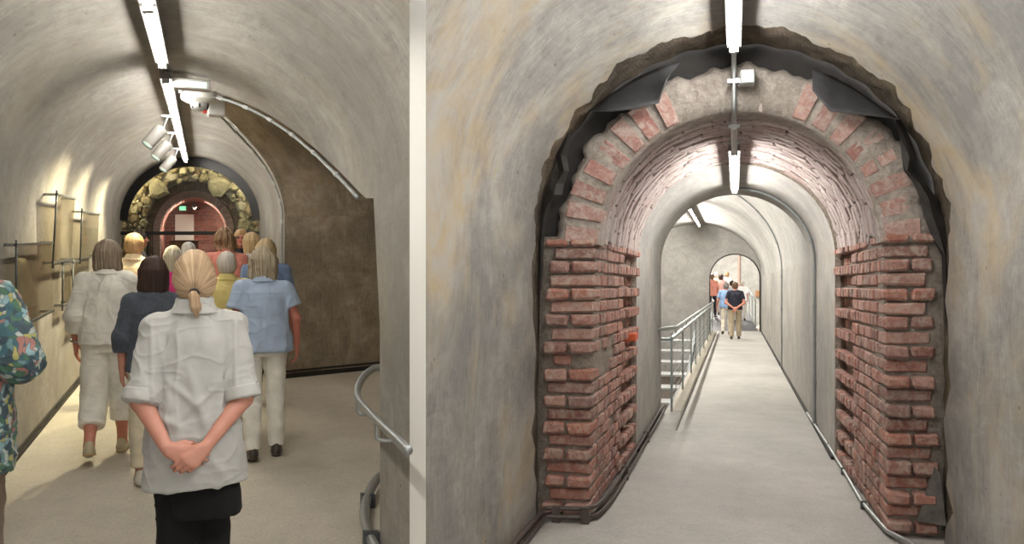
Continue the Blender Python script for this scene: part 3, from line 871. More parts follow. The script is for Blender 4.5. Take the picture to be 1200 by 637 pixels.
# ragged plaster lip where the barrel meets the bricks
mb=MB(RP); A=[];B=[];C=[]
for i,(u,w,s) in enumerate(pb):
    if w<=spB: nx,nw=(-1 if u<cB else 1),0
    else:
        nx,nw=(u-cB)/aB,(w-spB)/rB
    j=random.uniform(-.02,.02)
    A.append((u,BE-.03,w)); B.append((u+nx*.05,BE-.05+j,w+nw*.05)); C.append((u+nx*.2,BE-.02,w+nw*.2))
mb.grid([A,B,C],flip=True); mb.build('trim_2',M['mortar'],smooth=False,kind='structure')
# hall shell
cH,aH,spH,rH=-1.40,2.30,1.90,1.87
mb=MB(RP); rows=[];uv=[]
for k in range(41):
    th=PI-PI*k/40; u=cH+aH*math.cos(th); w=spH+rH*math.sin(th)
    ds=lin(BA-.0,HE,50); rows.append([(u,d,w) for d in ds]); uv.append([(spH+(PI-th)*2,d) for d in ds])
mb.grid(rows,uv); mb.build('ceiling_hall',M['plaster_hall'],smooth=True,kind='structure')
for u,nm,fl in ((cH-aH,'wall_hall_left',False),(cH+aH,'wall_hall_right',True)):
    mb=MB(RP); rows=[];uv=[]
    for w in lin(-1.6,spH,16):
        ds=lin(BA,HE,50); rows.append([(u,d,w) for d in ds]); uv.append([(w,d) for d in ds])
    mb.grid(rows,uv,flip=fl); mb.build(nm,M['plaster_hall'] if fl is False else M['plaster_in'],smooth=True,kind='structure')
# the barrel's end face seen from the hall
def wall_with_arch(name,mat,d,thick,c,a,sp,r,u0,u1,wb,wt,flip=False):
    mb=MB(RP)
    p=arch_pts(c,a,sp,r,40)
    outer=[]
    for (u,w) in p:
        # project radially on to the outer rectangle
        if w<sp: outer.append((u0 if u<c else u1,w))
        else:
            an=math.atan2(w-sp,u-c); ca,sa=math.cos(an),math.sin(an)
            tx=((u1-c)/ca if ca>1e-6 else (u0-c)/ca if ca<-1e-6 else 1e9); ty=(wt-sp)/sa if sa>1e-6 else 1e9
            t=min(tx,ty); outer.append((c+ca*t,sp+sa*t))
    for dd,fl in ((d,False),(d+thick,True)):
        mb.grid([[(u,dd,w) for u,w in p],[(u,dd,w) for u,w in outer]],[[(u,w) for u,w in p],[(u,w) for u,w in outer]],flip=fl)
    if True:
        mb.grid([[(u,d,w) for u,w in p],[(u,d+thick,w) for u,w in p]],[[(u,w) for u,w in p],[(u+thick,w) for u,w in p]])
    if wb<0:
        for s0,s1 in ((u0,u1),):
            mb.poly([(s0,d,wb),(s1,d,wb),(s1,d,0),(s0,d,0)],[(s0,wb),(s1,wb),(s1,0),(s0,0)])
            mb.poly([(s0,d+thick,wb),(s1,d+thick,wb),(s1,d+thick,0),(s0,d+thick,0)],[(s0,wb),(s1,wb),(s1,0),(s0,0)])
    return mb.build(name,mat,kind='structure')
M['plaster_end']=m_concrete('plaster_end',(150,148,144),(186,184,179),(206,203,198),(176,170,160),streak=(1.4,2.2),bump=.3,warm_amt=.3,big=.9)
wall_with_arch('wall_barrel_end',M['plaster_hall'],BA,.02,cB,aB,spB,rB,cH-aH-.2,cH+aH+.3,-1.6,4.0)
DC,DA,DS,DR=-.03,.90,1.85,.87
wall_with_arch('wall_hall_end',M['plaster_end'],HE,.45,DC,DA,DS,DR,cH-aH-.3,cH+aH+.3,-1.6,4.2)
# dark rim round the far doorway
mb=MB(RP); p=arch_pts(DC,DA,DS,DR,40); q=arch_pts(DC,DA-.035,DS,DR-.035,40)
mb.grid([[(u,HE-.03,w) for u,w in p],[(u,HE-.03,w) for u,w in q],[(u,HE+.1,w) for u,w in q]]); mb.build('door_1',M['black'],kind='structure')
# ------------------------------------------------------------------ floors
mb=MB(RP); rows=[]
for d in lin(.2,HE,110):
    lo=max(-1.36, (KRr*d)/(1+SKEW*KRr)) if d<4 else -1.36
    if d>4: lo=-1.6
    if d>BA: lo=-.87
    hi=1.6 if d<BE else .95
    rows.append([(lo+(hi-lo)*i/11,d,0) for i in range(12)])
mb.grid(rows,flip=True); mb.build('floor_right',M['floor_r'],kind='structure')
mb=MB(RP); mb.box(-.89,-.86,BA,HE,-.22,-.001); mb.build('trim_3',M['steel_dark'],kind='structure')
mb=MB(RP); mb.box(-.66,-.64,BA-1.2,HE-.3,-.004,.003); mb.build('trim_4',m_plain('groove_grey',(112,110,106),.8),kind='structure')
mb=MB(RP); mb.box(-.86,-.67,BA+.1,HE-.2,.0,.003); mb.build('trim_5',M['floor_l'],kind='structure')
mb=MB(RP); mb.poly([(cH-aH,BA,-1.6),(-.5,BA,-1.6),(-.5,HE,-1.6),(cH-aH,HE,-1.6)]); mb.build('floor_pit',M['mortar_dark'],kind='structure')
mb=MB(RP)
for u0,u1,d0,d1 in ((cB-aB,cB-aB+.03,BE,BA),(cB+aB-.03,cB+aB,BE,BA),(cH+aH-.03,cH+aH,BA,HE)):
    mb.box(u0,u1,d0,d1,0,.03)
mb.build('baseboard_far',M['rubber'],kind='structure')
# ------------------------------------------------------------------ made-up white rib standing in for the border between the two galleries
def curve_left():
    pts=[(uRw,uRw/KR,w) for w in lin(0,spL,30)]
    for k in range(1,60):
        th=k*(PI/2)/60; u=cL+aL*math.cos(th); w=spL+rL*math.sin(th)
        if u<.13: break
        pts.append((u,u/KR,w))
    return [LP(*p) for p in pts]
def curve_right():
    pts=[(cR-aR,start_r(cR-aR),w) for w in lin(0,spR,30)]
    for k in range(1,90):
        th=PI-k*(PI/2)/90; u=cR+aR*math.cos(th); w=spR+rR*math.sin(th)
        if u>-.13: break
        pts.append((u,start_r(u),w))
    return [RP(*p) for p in pts]
A=curve_left(); B=curve_right()
el=lambda p:(p.z-CAMZ)/p.y
eb=[el(p) for p in B]
rows=[]
for p in A:
    e=el(p); 
    if e>max(eb): break
    if e<=eb[0]: q=B[0].copy()
    else:
        k=next(i for i in range(len(eb)) if eb[i]>=e); t=(e-eb[k-1])/(eb[k]-eb[k-1]); q=B[k-1].lerp(B[k],t)
    m=(p+q)/2; 
    rows.append([p,p.lerp(q,.5)+Vector((0,-.004,0)),q])
mb=MB(); mb.grid(rows,flip=True); mb.build('trim_6',M['white'],smooth=True,kind='structure')

# ------------------------------------------------------------------ felt flaps hanging out of the gap
def flap(name,pts_uw,d_in,d_out,label,curl=.05):
    """pts: outline pairs (upper edge, lower edge)"""
    mb=MB(RP); up,lo=pts_uw; n=len(up); rows=[]
    for k in range(7):
        t=k/6; rows.append([(a[0]+(b[0]-a[0])*t,d_in+(d_out-d_in)*t**1.4+.012*math.sin(i*1.7+t*3),a[1]+(b[1]-a[1])*t) for i,(a,b) in enumerate(zip(up,lo))])
    o=mb.build(name,M['felt'],smooth=True)
    return o
def FP(px,py,d):   # point of the picture at depth d -> (u, dd, w)
    u=(px-VR[0])*d/F; return (u,d+SKEW*u,HR-(py-VR[1])*d/F)
def flap_from(pxs_up,pxs_lo,d_up,d_lo,label):
    mb=MB(); n=len(pxs_up); rows=[]
    for k in range(8):
        t=k/7; r=[]
        for i,(a,b) in enumerate(zip(pxs_up,pxs_lo)):
            px=a[0]+(b[0]-a[0])*t; py=a[1]+(b[1]-a[1])*t; u0=(px-VR[0])*5/F
            dd=d_up+(d_lo-d_up)*t+.02*math.sin(i*1.3+t*2)-SKEW*u0
            r.append(RP(*FP(px,py,dd)))
        rows.append(r)
    mb.grid(rows)
    o=mb.build('felt_flap',M['felt'],smooth=True); sm=o.modifiers.new('t','SOLIDIFY'); sm.thickness=.006
    return tag(o,label,'felt flap',None)
flap_from([(692,131),(715,112),(745,92),(772,80),(797,74)],[(690,130),(716,131),(745,128),(772,121),(782,92)],5.04,4.86,'dark bitumen felt sheet hanging above the left shoulder of the brick arch')
flap_from([(952,82),(975,90),(1000,104),(1030,125),(1052,139)],[(952,106),(972,130),(1000,134),(1028,137),(1052,139)],5.04,4.86,'dark bitumen felt sheet hanging above the right shoulder of the brick arch')
def strip_from(cl,wid,d,label):
    mb=MB(); rows=[[],[],[]]
    for (px,py),wd in zip(cl,wid):
        for r,o in ((0,-wd/2),(1,0),(2,wd/2)):
            u0=(px+o-VR[0])*5/F
            rows[r].append(RP(*FP(px+o,py,d-SKEW*u0+(.02 if r!=1 else -.01)+random.uniform(-.01,.01))))
    mb.grid(rows); o=mb.build('tar_strip',M['tar'],smooth=False); sm=o.modifiers.new('t','SOLIDIFY'); sm.thickness=.012
    return tag(o,label,'tar strip')
strip_from([(668,150),(664,165),(657,182),(661,200),(652,215),(649,228),(641,240),(637,255),(634,285),(633,320),(631,345)],[6,8,14,12,18,20,10,8,6,5,3],5.0,'black tar crust along the left edge of the brick arch')
strip_from([(1052,140),(1060,160),(1066,185),(1063,200),(1078,215),(1088,232),(1094,255),(1101,275),(1108,300),(1109,345),(1110,395)],[6,12,18,8,14,20,22,20,9,7,3],5.0,'black tar crust along the right edge of the brick arch')
# ------------------------------------------------------------------ lamps, conduit, junction box
M['tube_r']=m_emit('lit_tube_right',(255,252,246),TUBE*1.75)
M['tube_hall']=m_emit('lit_tube_hall',(255,250,240),TUBE*4.5)
tube_lamp(RP,-.01,.6,4.84,3.05,4,'lit tube lamp overhead in front of the brick arch','tube lamps of the right gallery',.02,M['tube_r'])
tube_lamp(RP,-.01,6.0,8.45,2.605,2,'lit tube lamp under the brick vault of the walkway','tube lamps of the right gallery',.02,M['tube_r'])
tube_lamp(RP,-1.23,10.6,18.6,3.6,4,'unseen tube lamp added to brighten the near half of the hall','tube lamps of the right gallery',.05,M['tube_hall'])  # extra row, out of view, added to lift the dark right side of the hall
tube_lamp(RP,-1.23,19.5,25.8,3.6,3,'lit tube lamp high in the hall over the railing','tube lamps of the right gallery',.05,M['tube_hall'])
tube_lamp(RP,-1.6,30.5,35.5,4.3,3,'unseen tube lamp added to light the room beyond the far doorway','tube lamps of the right gallery',.05,m_emit('fill_tube_beyond',(255,250,240),TUBE*22))  # added lamp hidden by the end wall, brightens the pale room past the door
root=empty('crown_conduit',RP(0,5,2.7),0,'galvanised conduit linking the two lamps across the brick arch','conduit')
mb=MB(RP); mb.tube(smooth_path([(-.01,4.84,3.06),(-.01,4.93,3.03),(-.01,4.965,2.96),(-.01,4.965,2.75),(-.01,5.0,2.70),(-.01,5.15,2.685),(-.01,6.05,2.66)],2),.018,10); mb.build('pipe',M['steel'],root,smooth=True)
for (d,w) in ((4.965,2.9),(5.3,2.68),(5.8,2.665)):
    mb=MB(RP); mb.box(-.05,.03,d-.02,d+.02,w-.012,w+.014); mb.build('clip',M['steel'],root)
mb=MB(RP); mb.tube([(-.01,5.15,2.652),(-.01,5.95,2.63)],.024,10); mb.build('socket',M['grey_pvc'],root,smooth=True,autosmooth=40)
root=empty('junction_box',RP(.085,5.0,2.92),0,'square grey junction box on the crown of the brick arch','junction box')
mb=MB(RP); mb.chambox(.03,.125,4.92,5.0,2.87,2.965,.008); mb.build('body',M['grey_pvc'],root)
mb=MB(RP); mb.chambox(.036,.119,4.91,4.921,2.876,2.959,.003); mb.build('lid',M['grey_pvc'],root)
mb=MB(RP); mb.tube([(-.01,4.955,2.91),(.03,4.955,2.92)],.011,8); mb.build('gland',M['steel'],root,smooth=True)
# conduits over the barrel and the hall
def over(pathf,ts,label,r=.014,clips=5,loc=(0,8.8,2.7)):
    root=empty('cable_conduit',RP(*loc),0,label,'conduit'); P=[pathf(t) for t in ts]
    mb=MB(RP); mb.tube(P,r,8); mb.build('pipe',M['conduit'],root,smooth=True)
    for k in range(2,len(P)-1,max(1,len(P)//clips)):
        mb=MB(RP); a=Vector(P[k]); b=Vector(P[k+1]); mb.tube([a,a+(b-a).normalized()*.05],r*1.35,8); mb.build('clip',M['conduit'],root)
def pb_at(d,off):
    def f(t):
        if t<=1:
            th=PI/2*(1-t); return (cB+(aB-off)*math.cos(th),d,spB+(rB-off)*math.sin(th))
        return (cB+aB-off,d,spB*(2-t)+.02)
    return f
over(pb_at(8.75,.02),lin(.03,2,44),'pale conduit arching over the plastered barrel and down its right wall',.016,8)
def ph_at(d,off):
    def f(t):
        if t<=1:
            th=PI*.36*(1-t); return (cH+(aH-off)*math.cos(th),d,spH+(rH-off)*math.sin(th))
        return (cH+aH-off,d,spH*(2-t)+.02)
    return f
over(ph_at(14.8,.025),lin(.0,2,44),'thin dark conduit on the hall vault beyond the barrel',.016,6,(0.5,14.8,3))
# base pipes
root=empty('base_pipe',RP(-1.1,5,0),0,'dark pipes bent round the foot of the left brick jamb','pipe')
for k,(z,o) in enumerate(((.04,.07),(.095,.05),(.045,.03))):
    mb=MB(RP); mb.tube(smooth_path([(-1.30+k*.02,3.4,z),(-1.30+k*.02,BF-.18,z),(-1.27,BF-.06-o*.6,z),(-JA-.06,BF-.06-o*.6,z),(-JA+o,BF+.05,z),(-JA+o,BE-.3,z),(-JA+o,BA-.1,z)],2),.015 if k<2 else .010,8); mb.build('pipe',M['pipe_dark'],root,smooth=True)
for (u,d) in ((-1.2,BF-.10),(-1.0,BF-.10),(-.90,6.1),(-.90,7.6)):
    mb=MB(RP); mb.chambox(u-.028,u+.028,d-.012,d+.012,0,.112,.003); mb.build('clamp',M['pipe_dark'],root)
root=empty('base_pipe',RP(.9,6,0),0,'grey pipe along the foot of the right brick jamb and wall','pipe')
mb=MB(RP); mb.tube(smooth_path([(1.2,4.0,.04),(1.1,4.7,.04),(JA-.05,5.1,.04),(JA-.05,BE,.04),(.87,BA,.04)],1),.015,8); mb.build('pipe',M['steel'],root,smooth=True)
for d in (5.6,6.6,7.6,8.6):
    mb=MB(RP); mb.chambox(JA-.07,JA-.03,d-.012,d+.012,0,.06,.003); mb.build('clamp',M['steel_dark'],root)
# ------------------------------------------------------------------ railing along the walkway
root=empty('railing',RP(-.8,BA,0),0,'long grey steel railing beside the walkway over the pit','railing')
RU=-.80
rd=[9.55,11.6,13.8,15.4,17.2,19.4,22.0,24.4,26.6]
for i,d in enumerate(rd):
    mb=MB(RP); mb.box(RU-.022,RU+.008,d-.010,d+.010,-.12,.93); mb.build('post',M['rail'],root)
    mb=MB(RP); mb.tube([(RU-.01,d,.92),(RU-.01,d,.99),(RU+.05,d,.99),(RU+.05,d,1.03)],.010,6); mb.build('bracket',M['rail'],root)
mb=MB(RP); mb.tube([(RU-.22,8.9,1.055),(RU+.05,9.6,1.055)]+[(RU+.05,d,1.055) for d in lin(10,26.4,12)]+[(RU-.02,26.9,1.10)],.024,10); mb.build('handrail',M['steel'],root,smooth=True)
mb=MB(RP); mb.box(RU-.03,RU+.01,9.5,26.8,.90,.935); mb.build('top_bar',M['rail'],root)
mb=MB(RP); mb.tube([(RU-.30,9.53,.91),(RU-.01,9.53,.91)],.018,8); mb.build('end_bar',M['rail'],root)
for w in lin(.10,.80,7):
    mb=MB(RP); mb.tube([(RU-.01,9.55,w),(RU-.01,26.6,w)],.004,5); mb.build('wire',M['steel'],root,smooth=True)
# open stairs in the pit: pale treads on stringers
root=empty('pit_stairs',RP(-1.6,15,-1.6),0,'open stairs with pale treads in the pit behind the railing','stairs')
for k in range(9):
    mb=MB(RP); z=-1.45+k*.20; mb.chambox(-2.6,-1.05,13.2+k*.75,13.75+k*.75,z,z+.05,.006); mb.build('tread',M['grey_pvc'],root)
for u in (-1.06,-2.62):
    mb=MB(RP); mb.hexa([(u-.03,13,-1.6),(u+.03,13,-1.6),(u+.03,20,.22),(u-.03,20,.22),(u-.03,13,-1.4),(u+.03,13,-1.4),(u+.03,20,.42),(u-.03,20,.42)]); mb.build('stringer',M['steel_dark'],root)
mb=MB(RP); random.seed(9)
for k in range(5):
    d=BA+.3
    while d<HE-.6:
        L=random.uniform(.5,.8); mb.chambox(-3.66,-3.45,d,d+L-.03,.0+k*.13-.1,.11+k*.13-.1,.01,None,.01); d+=L
mb.build('wall_pit_brick',M['brick_back'],kind='structure')
mb=MB(RP); d=13.0
while d<HE-.5:
    L=random.uniform(.6,.9); mb.chambox(-3.0,-2.7,d,d+L-.04,.35,.55,.02,None,.02); d+=L
tag(mb.build('brick_ledge',M['brick']),'reddish brick ledge across the pit behind the railing','ledge')
# ------------------------------------------------------------------ beyond the doorway: grating ramp, rail, rubble, pale rear wall
mb=MB(RP); rows=[]
for d in lin(HE,36.5,30): rows.append([(u,d,(d-HE)/3.6*.40 if d<30.6 else .40+(d-30.6)*.02) for u in lin(-1.2,.78-(d-HE)*.05,6)])
M['grating']=m_plain('ramp_grating',(86,86,90),.6,var=.2,scale=40)
mb.grid(rows,flip=True); mb.build('floor_ramp',M['grating'],kind='structure')
mb=MB(RP); mb.poly([(-6,HE+.4,-1.4),(6,HE+.4,-1.4),(6,38.5,-1.4),(-6,38.5,-1.4)]); mb.build('floor_beyond',M['floor_r'],kind='structure')
mb=MB(RP); mb.grid([[(-6,38,-1.4),(6,38,-1.4)],[(-6,38,5.6),(6,38,5.6)]],[[(0,0),(0,12)],[(7,0),(7,12)]]); mb.build('wall_beyond',M['plaster_end'],kind='structure')
for u,nm in ((-6,'wall_beyond_left'),(6,'wall_beyond_right')):
    mb=MB(RP); mb.grid([[(u,HE+.4,-1.4),(u,38.4,-1.4)],[(u,HE+.4,5.6),(u,38.4,5.6)]],[[(0,0),(0,12)],[(7,0),(7,12)]]); mb.build(nm,M['plaster_end'],kind='structure')
mb=MB(RP); mb.grid([[(-6,HE+.3,5.6),(6,HE+.3,5.6)],[(-6,38.4,5.6),(6,38.4,5.6)]],[[(0,0),(0,12)],[(12,0),(12,12)]]); mb.build('ceiling_beyond',M['plaster_end'],kind='structure')
mb=MB(RP); mb.tube([(.17,37.9,-1.4),(.17,37.9,5.5)],.05,10); tag(mb.build('wall_pipe',m_plain('pinkish_pipe',(196,160,146),.6),smooth=True),'thin pinkish vertical pipe on the pale wall beyond the far doorway','pipe')
root=empty('side_rail',RP(.7,28,0),0,'short grey railing at the right edge of the ramp beyond the doorway','railing')
def rp(d): return .74-(d-HE)*.05, ((d-HE)/3.6*.40 if d<30.6 else .40+(d-30.6)*.02)
for d in (27.6,29.2,30.8,32.6,34.6):
    u,w=rp(d); mb=MB(RP); mb.box(u-.02,u+.02,d-.02,d+.02,w-.15,w+1.0); mb.build('post',M['rail'],root)
for h,r in ((1.0,.022),(.72,.01),(.45,.01),(.2,.01)):
    mb=MB(RP); mb.tube([(rp(d)[0],d,rp(d)[1]+h) for d in (27.5,29.2,30.6,32.6,35.2)],r,8); mb.build('rail',M['rail'],root,smooth=True)
mb=MB(RP); random.seed(31)
for _ in range(260):
    u=random.uniform(.5,2.6); d=random.uniform(HE+1,37); z=-1.4+max(0,1.35-abs(u-1.7)*.6)*random.random()**.5*1.15
    r=random.uniform(.06,.2); R=Matrix.Translation((u,d,z))@Matrix.Rotation(random.random()*6,4,'Z')@Matrix.Rotation(random.random()*2,4,'X')
    mb.chambox(-r,r,-r*.8,r*.8,-r*.5,r*.5,r*.2,R,r*.15)
M['rubble']=m_brick('pale_rubble',[(206,196,184),(226,220,210),(186,150,132),(212,206,198)],(230,226,220),.4)
tag(fix_normals(mb.build('rubble_heap',M['rubble'])),'pale broken rubble heaped below the ramp railing','rubble',None,'stuff')
mb=MB(RP); mb.chambox(.98,1.32,37.82,37.98,1.05,1.35,.01); tag(mb.build('wooden_plaque',m_plain('plaque_wood',(168,122,84),.7,var=.2)),'small brown wooden plaque on the pale wall beyond the ramp','plaque')
# ------------------------------------------------------------------ added world fill light from the open near end, camera, exposure
w=bpy.data.worlds.new('World'); SC.world=w; w.use_nodes=True
w.node_tree.nodes['Background'].inputs[0].default_value=(1,.98,.95,1); w.node_tree.nodes['Background'].inputs[1].default_value=WORLD
cam=bpy.data.cameras.new('Camera'); co=bpy.data.objects.new('Camera',cam); COL.objects.link(co)
co.location=(0,0,CAMZ); co.rotation_euler=(PI/2,0,0); cam.sensor_width=36; cam.lens=36*F/1200; cam.clip_start=.02; cam.clip_end=200
SC.camera=co
SC.view_settings.view_transform='Standard'; SC.view_settings.look='None'; SC.view_settings.gamma=1; SC.view_settings.exposure=EXPO; SC.view_settings.use_curve_mapping=False
SC.cycles.use_denoising=True; SC.cycles.max_bounces=8; SC.cycles.diffuse_bounces=5; SC.cycles.transparent_max_bounces=12; SC.cycles.sample_clamp_indirect=6
SC.cycles.caustics_reflective=False; SC.cycles.caustics_refractive=False
# ================================================================== people: signed-distance bodies meshed with surface nets
def V3(*a): return np.array(a,dtype=float)
def rotz(a): c,s=math.cos(a),math.sin(a); return np.array([[c,-s,0],[s,c,0],[0,0,1]])
def rotx(a): c,s=math.cos(a),math.sin(a); return np.array([[1,0,0],[0,c,-s],[0,s,c]])
def roty(a): c,s=math.cos(a),math.sin(a); return np.array([[c,0,s],[0,1,0],[-s,0,c]])
class Vol:
    def __init__(s,vox): s.h=vox; s.ops=[]; s.T=(np.eye(3),np.zeros(3))
    def setT(s,R=None,t=None): s.T=(np.eye(3) if R is None else R, np.zeros(3) if t is None else np.asarray(t,float))
    def _bb(s,pts,r):
        R,t=s.T; q=np.array([R@p+t for p in pts]); return q.min(0)-r,q.max(0)+r
    def cone(s,a,b,ra,rb,k=.02,cap=False,mode='add',flat=None):
        a,b=np.asarray(a,float),np.asarray(b,float)
        s.ops.append(('cone',s.T,(a,b,ra,rb,cap,flat),k,mode,s._bb([a,b],max(ra,rb))))
    def ell(s,c,r,k=.02,mode='add',R=None):
        c=np.asarray(c,float); r=np.asarray(r,float)
        s.ops.append(('ell',s.T,(c,r,R),k,mode,s._bb([c],r.max())))
    def loft(s,sec,k=.02,mode='add',n=2.0):
        """sec rows: z,cx,cy,rx,ry"""
        S=np.array(sec,float); S=S[S[:,0].argsort()]
        z=np.linspace(S[0,0],S[-1,0],80); out=[z]
        for c in range(1,5):
            lin_=np.interp(z,S[:,0],S[:,c]); w=7; pad=np.pad(lin_,w//2,mode='edge'); out.append(np.convolve(pad,np.ones(w)/w,'valid'))
        m=np.array([[x,y,zz] for zz,x0,y0,rx,ry in S for x in (x0-rx,x0+rx) for y in (y0-ry,y0+ry)])
        s.ops.append(('loft',s.T,(np.array(out),n),k,mode,s._bb(list(m),.0)))
    def clip(s,n,c):
        """keep the side where dot(n,p) < c"""
        s.ops.append(('clip',s.T,(np.asarray(n,float),c),0,'clip',None))
    def mesh(s):
        h=s.h
        los=[o[5][0] for o in s.ops if o[4]=='add']; his=[o[5][1] for o in s.ops if o[4]=='add']
        lo=np.min(los,0)-4*h; hi=np.max(his,0)+4*h
        n=np.ceil((hi-lo)/h).astype(int)+1
        ax=[(lo[i]+h*np.arange(n[i])).astype(np.float32) for i in range(3)]
        Fd=np.full(n,.3,np.float32)
        for kind,(R,t),pr,k,mode,bb in s.ops:
            if mode=='clip':
                nn,c=pr; nw=R@nn; cw=c+nw@t
                d=ax[0][:,None,None]*nw[0]+ax[1][None,:,None]*nw[1]+ax[2][None,None,:]*nw[2]-cw
                np.maximum(Fd,d.astype(np.float32),out=Fd); continue
            m=k+3*h
            i0=np.clip(((bb[0]-m-lo)/h).astype(int),0,n-1); i1=np.clip(((bb[1]+m-lo)/h).astype(int)+2,1,n)
            sl=tuple(slice(a,b) for a,b in zip(i0,i1))
            X=ax[0][sl[0]][:,None,None]-np.float32(t[0]); Y=ax[1][sl[1]][None,:,None]-np.float32(t[1]); Z=ax[2][sl[2]][None,None,:]-np.float32(t[2])
            if not np.allclose(R,np.eye(3)):
                X,Y,Z=(X*R[0,0]+Y*R[1,0]+Z*R[2,0],X*R[0,1]+Y*R[1,1]+Z*R[2,1],X*R[0,2]+Y*R[1,2]+Z*R[2,2])
            if kind=='cone':
                a,b,ra,rb,cap,flat=pr; ba=b-a; L2=ba@ba
                px,py,pz=X-a[0],Y-a[1],Z-a[2]
                tt=(px*ba[0]+py*ba[1]+pz*ba[2])/L2; tc=np.clip(tt,0,1)
                dx,dy,dz=px-tc*ba[0],py-tc*ba[1],pz-tc*ba[2]
                if flat is not None:
                    nx,f=flat; q=(dx*nx[0]+dy*nx[1]+dz*nx[2])*(f-1); dx,dy,dz=dx+q*nx[0],dy+q*nx[1],dz+q*nx[2]
                d=np.sqrt(dx*dx+dy*dy+dz*dz)-(ra+(rb-ra)*tc)
                if cap: d=np.maximum(d,(tt-1)*math.sqrt(L2))
            elif kind=='ell':
                c,r,RR=pr; x,y,z=X-c[0],Y-c[1],Z-c[2]
                if RR is not None: x,y,z=(x*RR[0,0]+y*RR[1,0]+z*RR[2,0],x*RR[0,1]+y*RR[1,1]+z*RR[2,1],x*RR[0,2]+y*RR[1,2]+z*RR[2,2])
                k0=np.sqrt((x/r[0])**2+(y/r[1])**2+(z/r[2])**2); k1=np.sqrt((x/r[0]**2)**2+(y/r[1]**2)**2+(z/r[2]**2)**2)+1e-6
                d=k0*(k0-1)/k1
            else:
                S,e=pr; zz=Z
                cx,cy,rx,ry=[np.interp(zz,S[0],S[i]).astype(np.float32) for i in range(1,5)]
                q=(np.abs((X-cx)/rx)**e+np.abs((Y-cy)/ry)**e)**(1/e)
                d=(q-1)*np.minimum(rx,ry); d=np.maximum(d,np.maximum(S[0][0]-zz,zz-S[0][-1]))
            d=d.astype(np.float32); Fo=Fd[sl]
            if d.shape!=Fo.shape: d=np.broadcast_to(d,Fo.shape)
            kk=max(k,1e-5)
            if mode=='add':
                hh=np.maximum(kk-np.abs(Fo-d),0); Fd[sl]=np.minimum(Fo,d)-hh*hh/(4*kk)
            else:
                d=-d; hh=np.maximum(kk-np.abs(Fo-d),0); Fd[sl]=np.maximum(Fo,d)+hh*hh/(4*kk)
        return nets(Fd,lo,h)
def nets(Fd,lo,h):
    S=Fd<0; nx,ny,nz=Fd.shape
    cnt=np.zeros((nx-1,ny-1,nz-1),np.int8)
    for i in (0,1):
        for j in (0,1):
            for k in (0,1): cnt+=S[i:nx-1+i,j:ny-1+j,k:nz-1+k]
    act=np.argwhere((cnt>0)&(cnt<8)); 
    ids=-np.ones((nx-1,ny-1,nz-1),np.int32); ids[act[:,0],act[:,1],act[:,2]]=np.arange(len(act))
    P=np.zeros((len(act),3)); C=np.zeros(len(act))
    cor=[(i,j,k) for i in (0,1) for j in (0,1) for k in (0,1)]
    for a in cor:
        for ax in range(3):
            if a[ax]: continue
            b=list(a); b[ax]=1
            fa=Fd[act[:,0]+a[0],act[:,1]+a[1],act[:,2]+a[2]]; fb=Fd[act[:,0]+b[0],act[:,1]+b[1],act[:,2]+b[2]]
            m=(fa<0)!=(fb<0); t=np.where(m,fa/(fa-fb+1e-12),0)
            q=np.tile(np.array(a,float),(len(act),1)); q[:,ax]+=t
            P+=q*m[:,None]; C+=m
    P=P/C[:,None]+act
    V=lo+P*h
    quads=[]
    for ax in range(3):
        u,v=(ax+1)%3,(ax+2)%3
        A=np.take(S,range(0,Fd.shape[ax]-1),ax); B=np.take(S,range(1,Fd.shape[ax]),ax)
        e=np.argwhere(A!=B); e=e[(e[:,u]>0)&(e[:,v]>0)&(e[:,u]<Fd.shape[u]-1)&(e[:,v]<Fd.shape[v]-1)]
        s=S[e[:,0],e[:,1],e[:,2]]
        def idx(du,dv):
            q=e.copy(); q[:,u]+=du; q[:,v]+=dv; return ids[q[:,0],q[:,1],q[:,2]]
        Q=np.stack([idx(-1,-1),idx(0,-1),idx(0,0),idx(-1,0)],1)
        Q[~s]=Q[~s][:,::-1]; quads.append(Q)
    return V,np.concatenate(quads)
def vnoise(P,scale,seed=0):
    Q=P*scale; I=np.floor(Q).astype(np.int64); f=Q-I; f=f*f*(3-2*f); out=0
    for i in (0,1):
        for j in (0,1):
            for k in (0,1):
                a=(I[:,0]+i)*374761393+(I[:,1]+j)*668265263+(I[:,2]+k)*2147483647+seed*974711
                a=(a^(a>>13))*1274126177; a=(a^(a>>16))&0xffff
                w=(f[:,0] if i else 1-f[:,0])*(f[:,1] if j else 1-f[:,1])*(f[:,2] if k else 1-f[:,2])
                out=out+w*(a/65535.0-.5)*2
    return out
def vnormals(V,Q):
    N=np.zeros_like(V); d=np.cross(V[Q[:,2]]-V[Q[:,0]],V[Q[:,3]]-V[Q[:,1]])
    for k in range(4): np.add.at(N,Q[:,k],d)
    return N/(np.linalg.norm(N,axis=1)[:,None]+1e-9)
def relax(V,Q,it=1):
    for _ in range(it):
        A=np.zeros_like(V); c=np.zeros(len(V))
        for a,b in ((0,1),(1,2),(2,3),(3,0)):
            np.add.at(A,Q[:,a],V[Q[:,b]]); np.add.at(A,Q[:,b],V[Q[:,a]]); np.add.at(c,Q[:,a],1); np.add.at(c,Q[:,b],1)
        V=V*.5+.5*A/np.maximum(c,1)[:,None]
    return V
